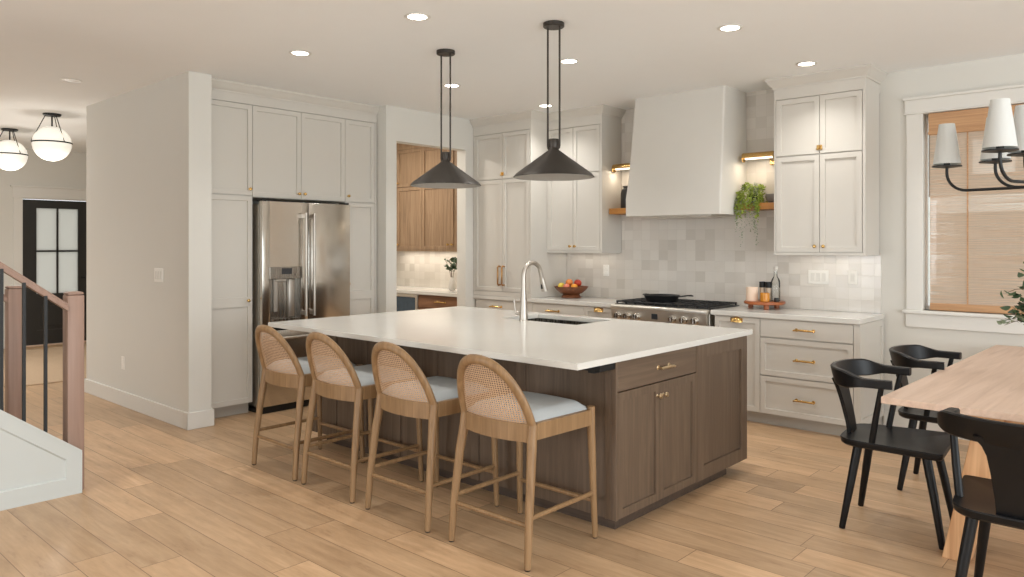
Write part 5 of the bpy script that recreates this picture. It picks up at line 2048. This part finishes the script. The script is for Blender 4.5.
newel(-4.972, 1.565, 1.19)
newel(-5.965, 1.51, 1.19)


def handrail(x, y0, z0, y1):
    s = []
    for y in (y0, y1):
        z = z0 + (y0 - y) * slope
        s.append([(x - 0.03, y, z - 0.022), (x + 0.03, y, z - 0.022), (x + 0.032, y, z + 0.006), (x + 0.02, y, z + 0.022), (x - 0.02, y, z + 0.022), (x - 0.032, y, z + 0.006)])
    c_ = MB()
    c_.sweep(s)
    return c_.build('handrail', M_RAIL, stc)


handrail(-4.945, 1.522, 1.10, yend)
handrail(-5.965, 1.466, 1.10, yend)
for i in range(22):
    y = 1.402 - i * 0.1085
    c = MB()
    c.box(-4.931, -4.913, y - 0.008, y + 0.008, ztop(y) + 0.004, 1.10 + (1.522 - y) * slope - 0.015)
    c.build('baluster', M_BLACKM, stc)

# ------------------------------------------------------------------ entry rug
tag(MB().box(-11.95, -8.95, 2.2, 3.95, 0.0, 0.012, 0.004, 1).build('rug', M_RUG), 'flat beige jute rug on the entry floor before the black door', 'rug')

# ------------------------------------------------------------------ outdoors beyond the window
struct(MB().box(-30, 20, 6.75, 60, -0.5, -0.35), 'ground', M_LAWN)
hs = thing('neighbour_house', 'neighbouring house with white gable trim seen through the woven shade', 'house', (-3.0, 17.2, -0.35))
c = MB()
c.box(-4.6, 4.9, 0, 6, 0, 2.75)
c.prism([(-4.6, 2.75), (4.9, 2.75), (0.15, 4.9)], 'y', 0.0, 6)
c.build('wall', M_SIDING, hs)
c = MB()
for s in (-1, 1):
    c.prism([(0.15, 4.9), (0.15, 5.18), (0.15 + s * 5.3, 2.74), (0.15 + s * 5.3, 2.48)], 'y', -0.32, -0.16)
c.box(-4.75, 5.05, -0.2, 0.0, 2.45, 2.78)
for x in (-3.0, -1.1, 1.2, 3.2):
    c.box(x, x + 0.16, -0.15, 0.0, 0, 2.5)
c.build('gable_trim', M_OUTW, hs)
c = MB()
for s in (-1, 1):
    c.prism([(0.15, 4.92), (0.15, 5.2), (0.15 + s * 5.4, 2.75), (0.15 + s * 5.4, 2.5)], 'y', -0.16, 6.2)
c.build('roof', M_ROOF, hs)
c = MB()
c.box(-0.2, 0.5, -0.06, 0.0, 3.2, 3.9)
c.build('window', M_OUTW, hs)


def patio_chair(label, loc, rz):
    r = thing('patio_chair', label, 'chair', loc, rz, 'white slatted patio chairs outside')
    for i in range(6):
        c_ = MB()
        x = -0.28 + i * 0.112
        c_.sweep([[(x - 0.04, 0.28, 0.35), (x + 0.04, 0.28, 0.35), (x + 0.04, 0.305, 0.35), (x - 0.04, 0.305, 0.35)], [(x - 0.045, 0.52, 1.05), (x + 0.045, 0.52, 1.05), (x + 0.045, 0.545, 1.05), (x - 0.045, 0.545, 1.05)]])
        c_.build('back_slat', M_OUTW, r)
    for i in range(5):
        MB().box(-0.3, 0.3, -0.3 + i * 0.12, -0.2 + i * 0.12, 0.37, 0.395).build('seat_slat', M_OUTW, r)
    for sx in (-1, 1):
        for sy in (-0.28, 0.27):
            MB().box(sx * 0.32 - 0.04, sx * 0.32 + 0.04, sy - 0.04, sy + 0.04, 0, 0.6).build('leg', M_OUTW, r)
        MB().box(sx * 0.34 - 0.07, sx * 0.34 + 0.07, -0.36, 0.38, 0.6, 0.63).build('armrest', M_OUTW, r)
    return r


p1 = patio_chair('white slatted patio chair outside, left one through the woven shade', (-2.55, 11.3, -0.35), math.radians(160))
dup(p1, 'white slatted patio chair outside, right one through the woven shade', (-1.35, 11.1, -0.35), math.radians(200))

# lights under the pantry cabinets
area_light('pantry_cabinet_light', (-7.0, 6.33, 1.38), (0, 0, 0), 1.6, 0.05, 3.5, (1.0, 0.9, 0.76))
area_light('cabinet_light', (-4.69, 6.36, 1.38), (0, 0, 0), 0.6, 0.04, 0.35, (1.0, 0.9, 0.76))
area_light('cabinet_light', (-2.22, 6.36, 1.38), (0, 0, 0), 0.6, 0.04, 0.35, (1.0, 0.9, 0.76))


def point_light(name, loc, power, color, r=0.08):
    d_ = bpy.data.lights.new(name, 'POINT')
    d_.energy = power
    d_.color = color
    d_.shadow_soft_size = r
    o = bpy.data.objects.new(name, d_)
    o.location = loc
    COL.objects.link(o)
    return o


area_light('pantry_fill', (-7.0, 5.0, CEIL - 0.02), (0, 0, 0), 0.3, 0.3, 30, (1.0, 0.93, 0.84))  # unseen fill added behind the doorway header to brighten the pantry cabinets

for gx in (-8.915, -10.45):
    point_light('globe_glow', (gx, 2.60, 2.2), 14, (1.0, 0.97, 0.90), 0.18)
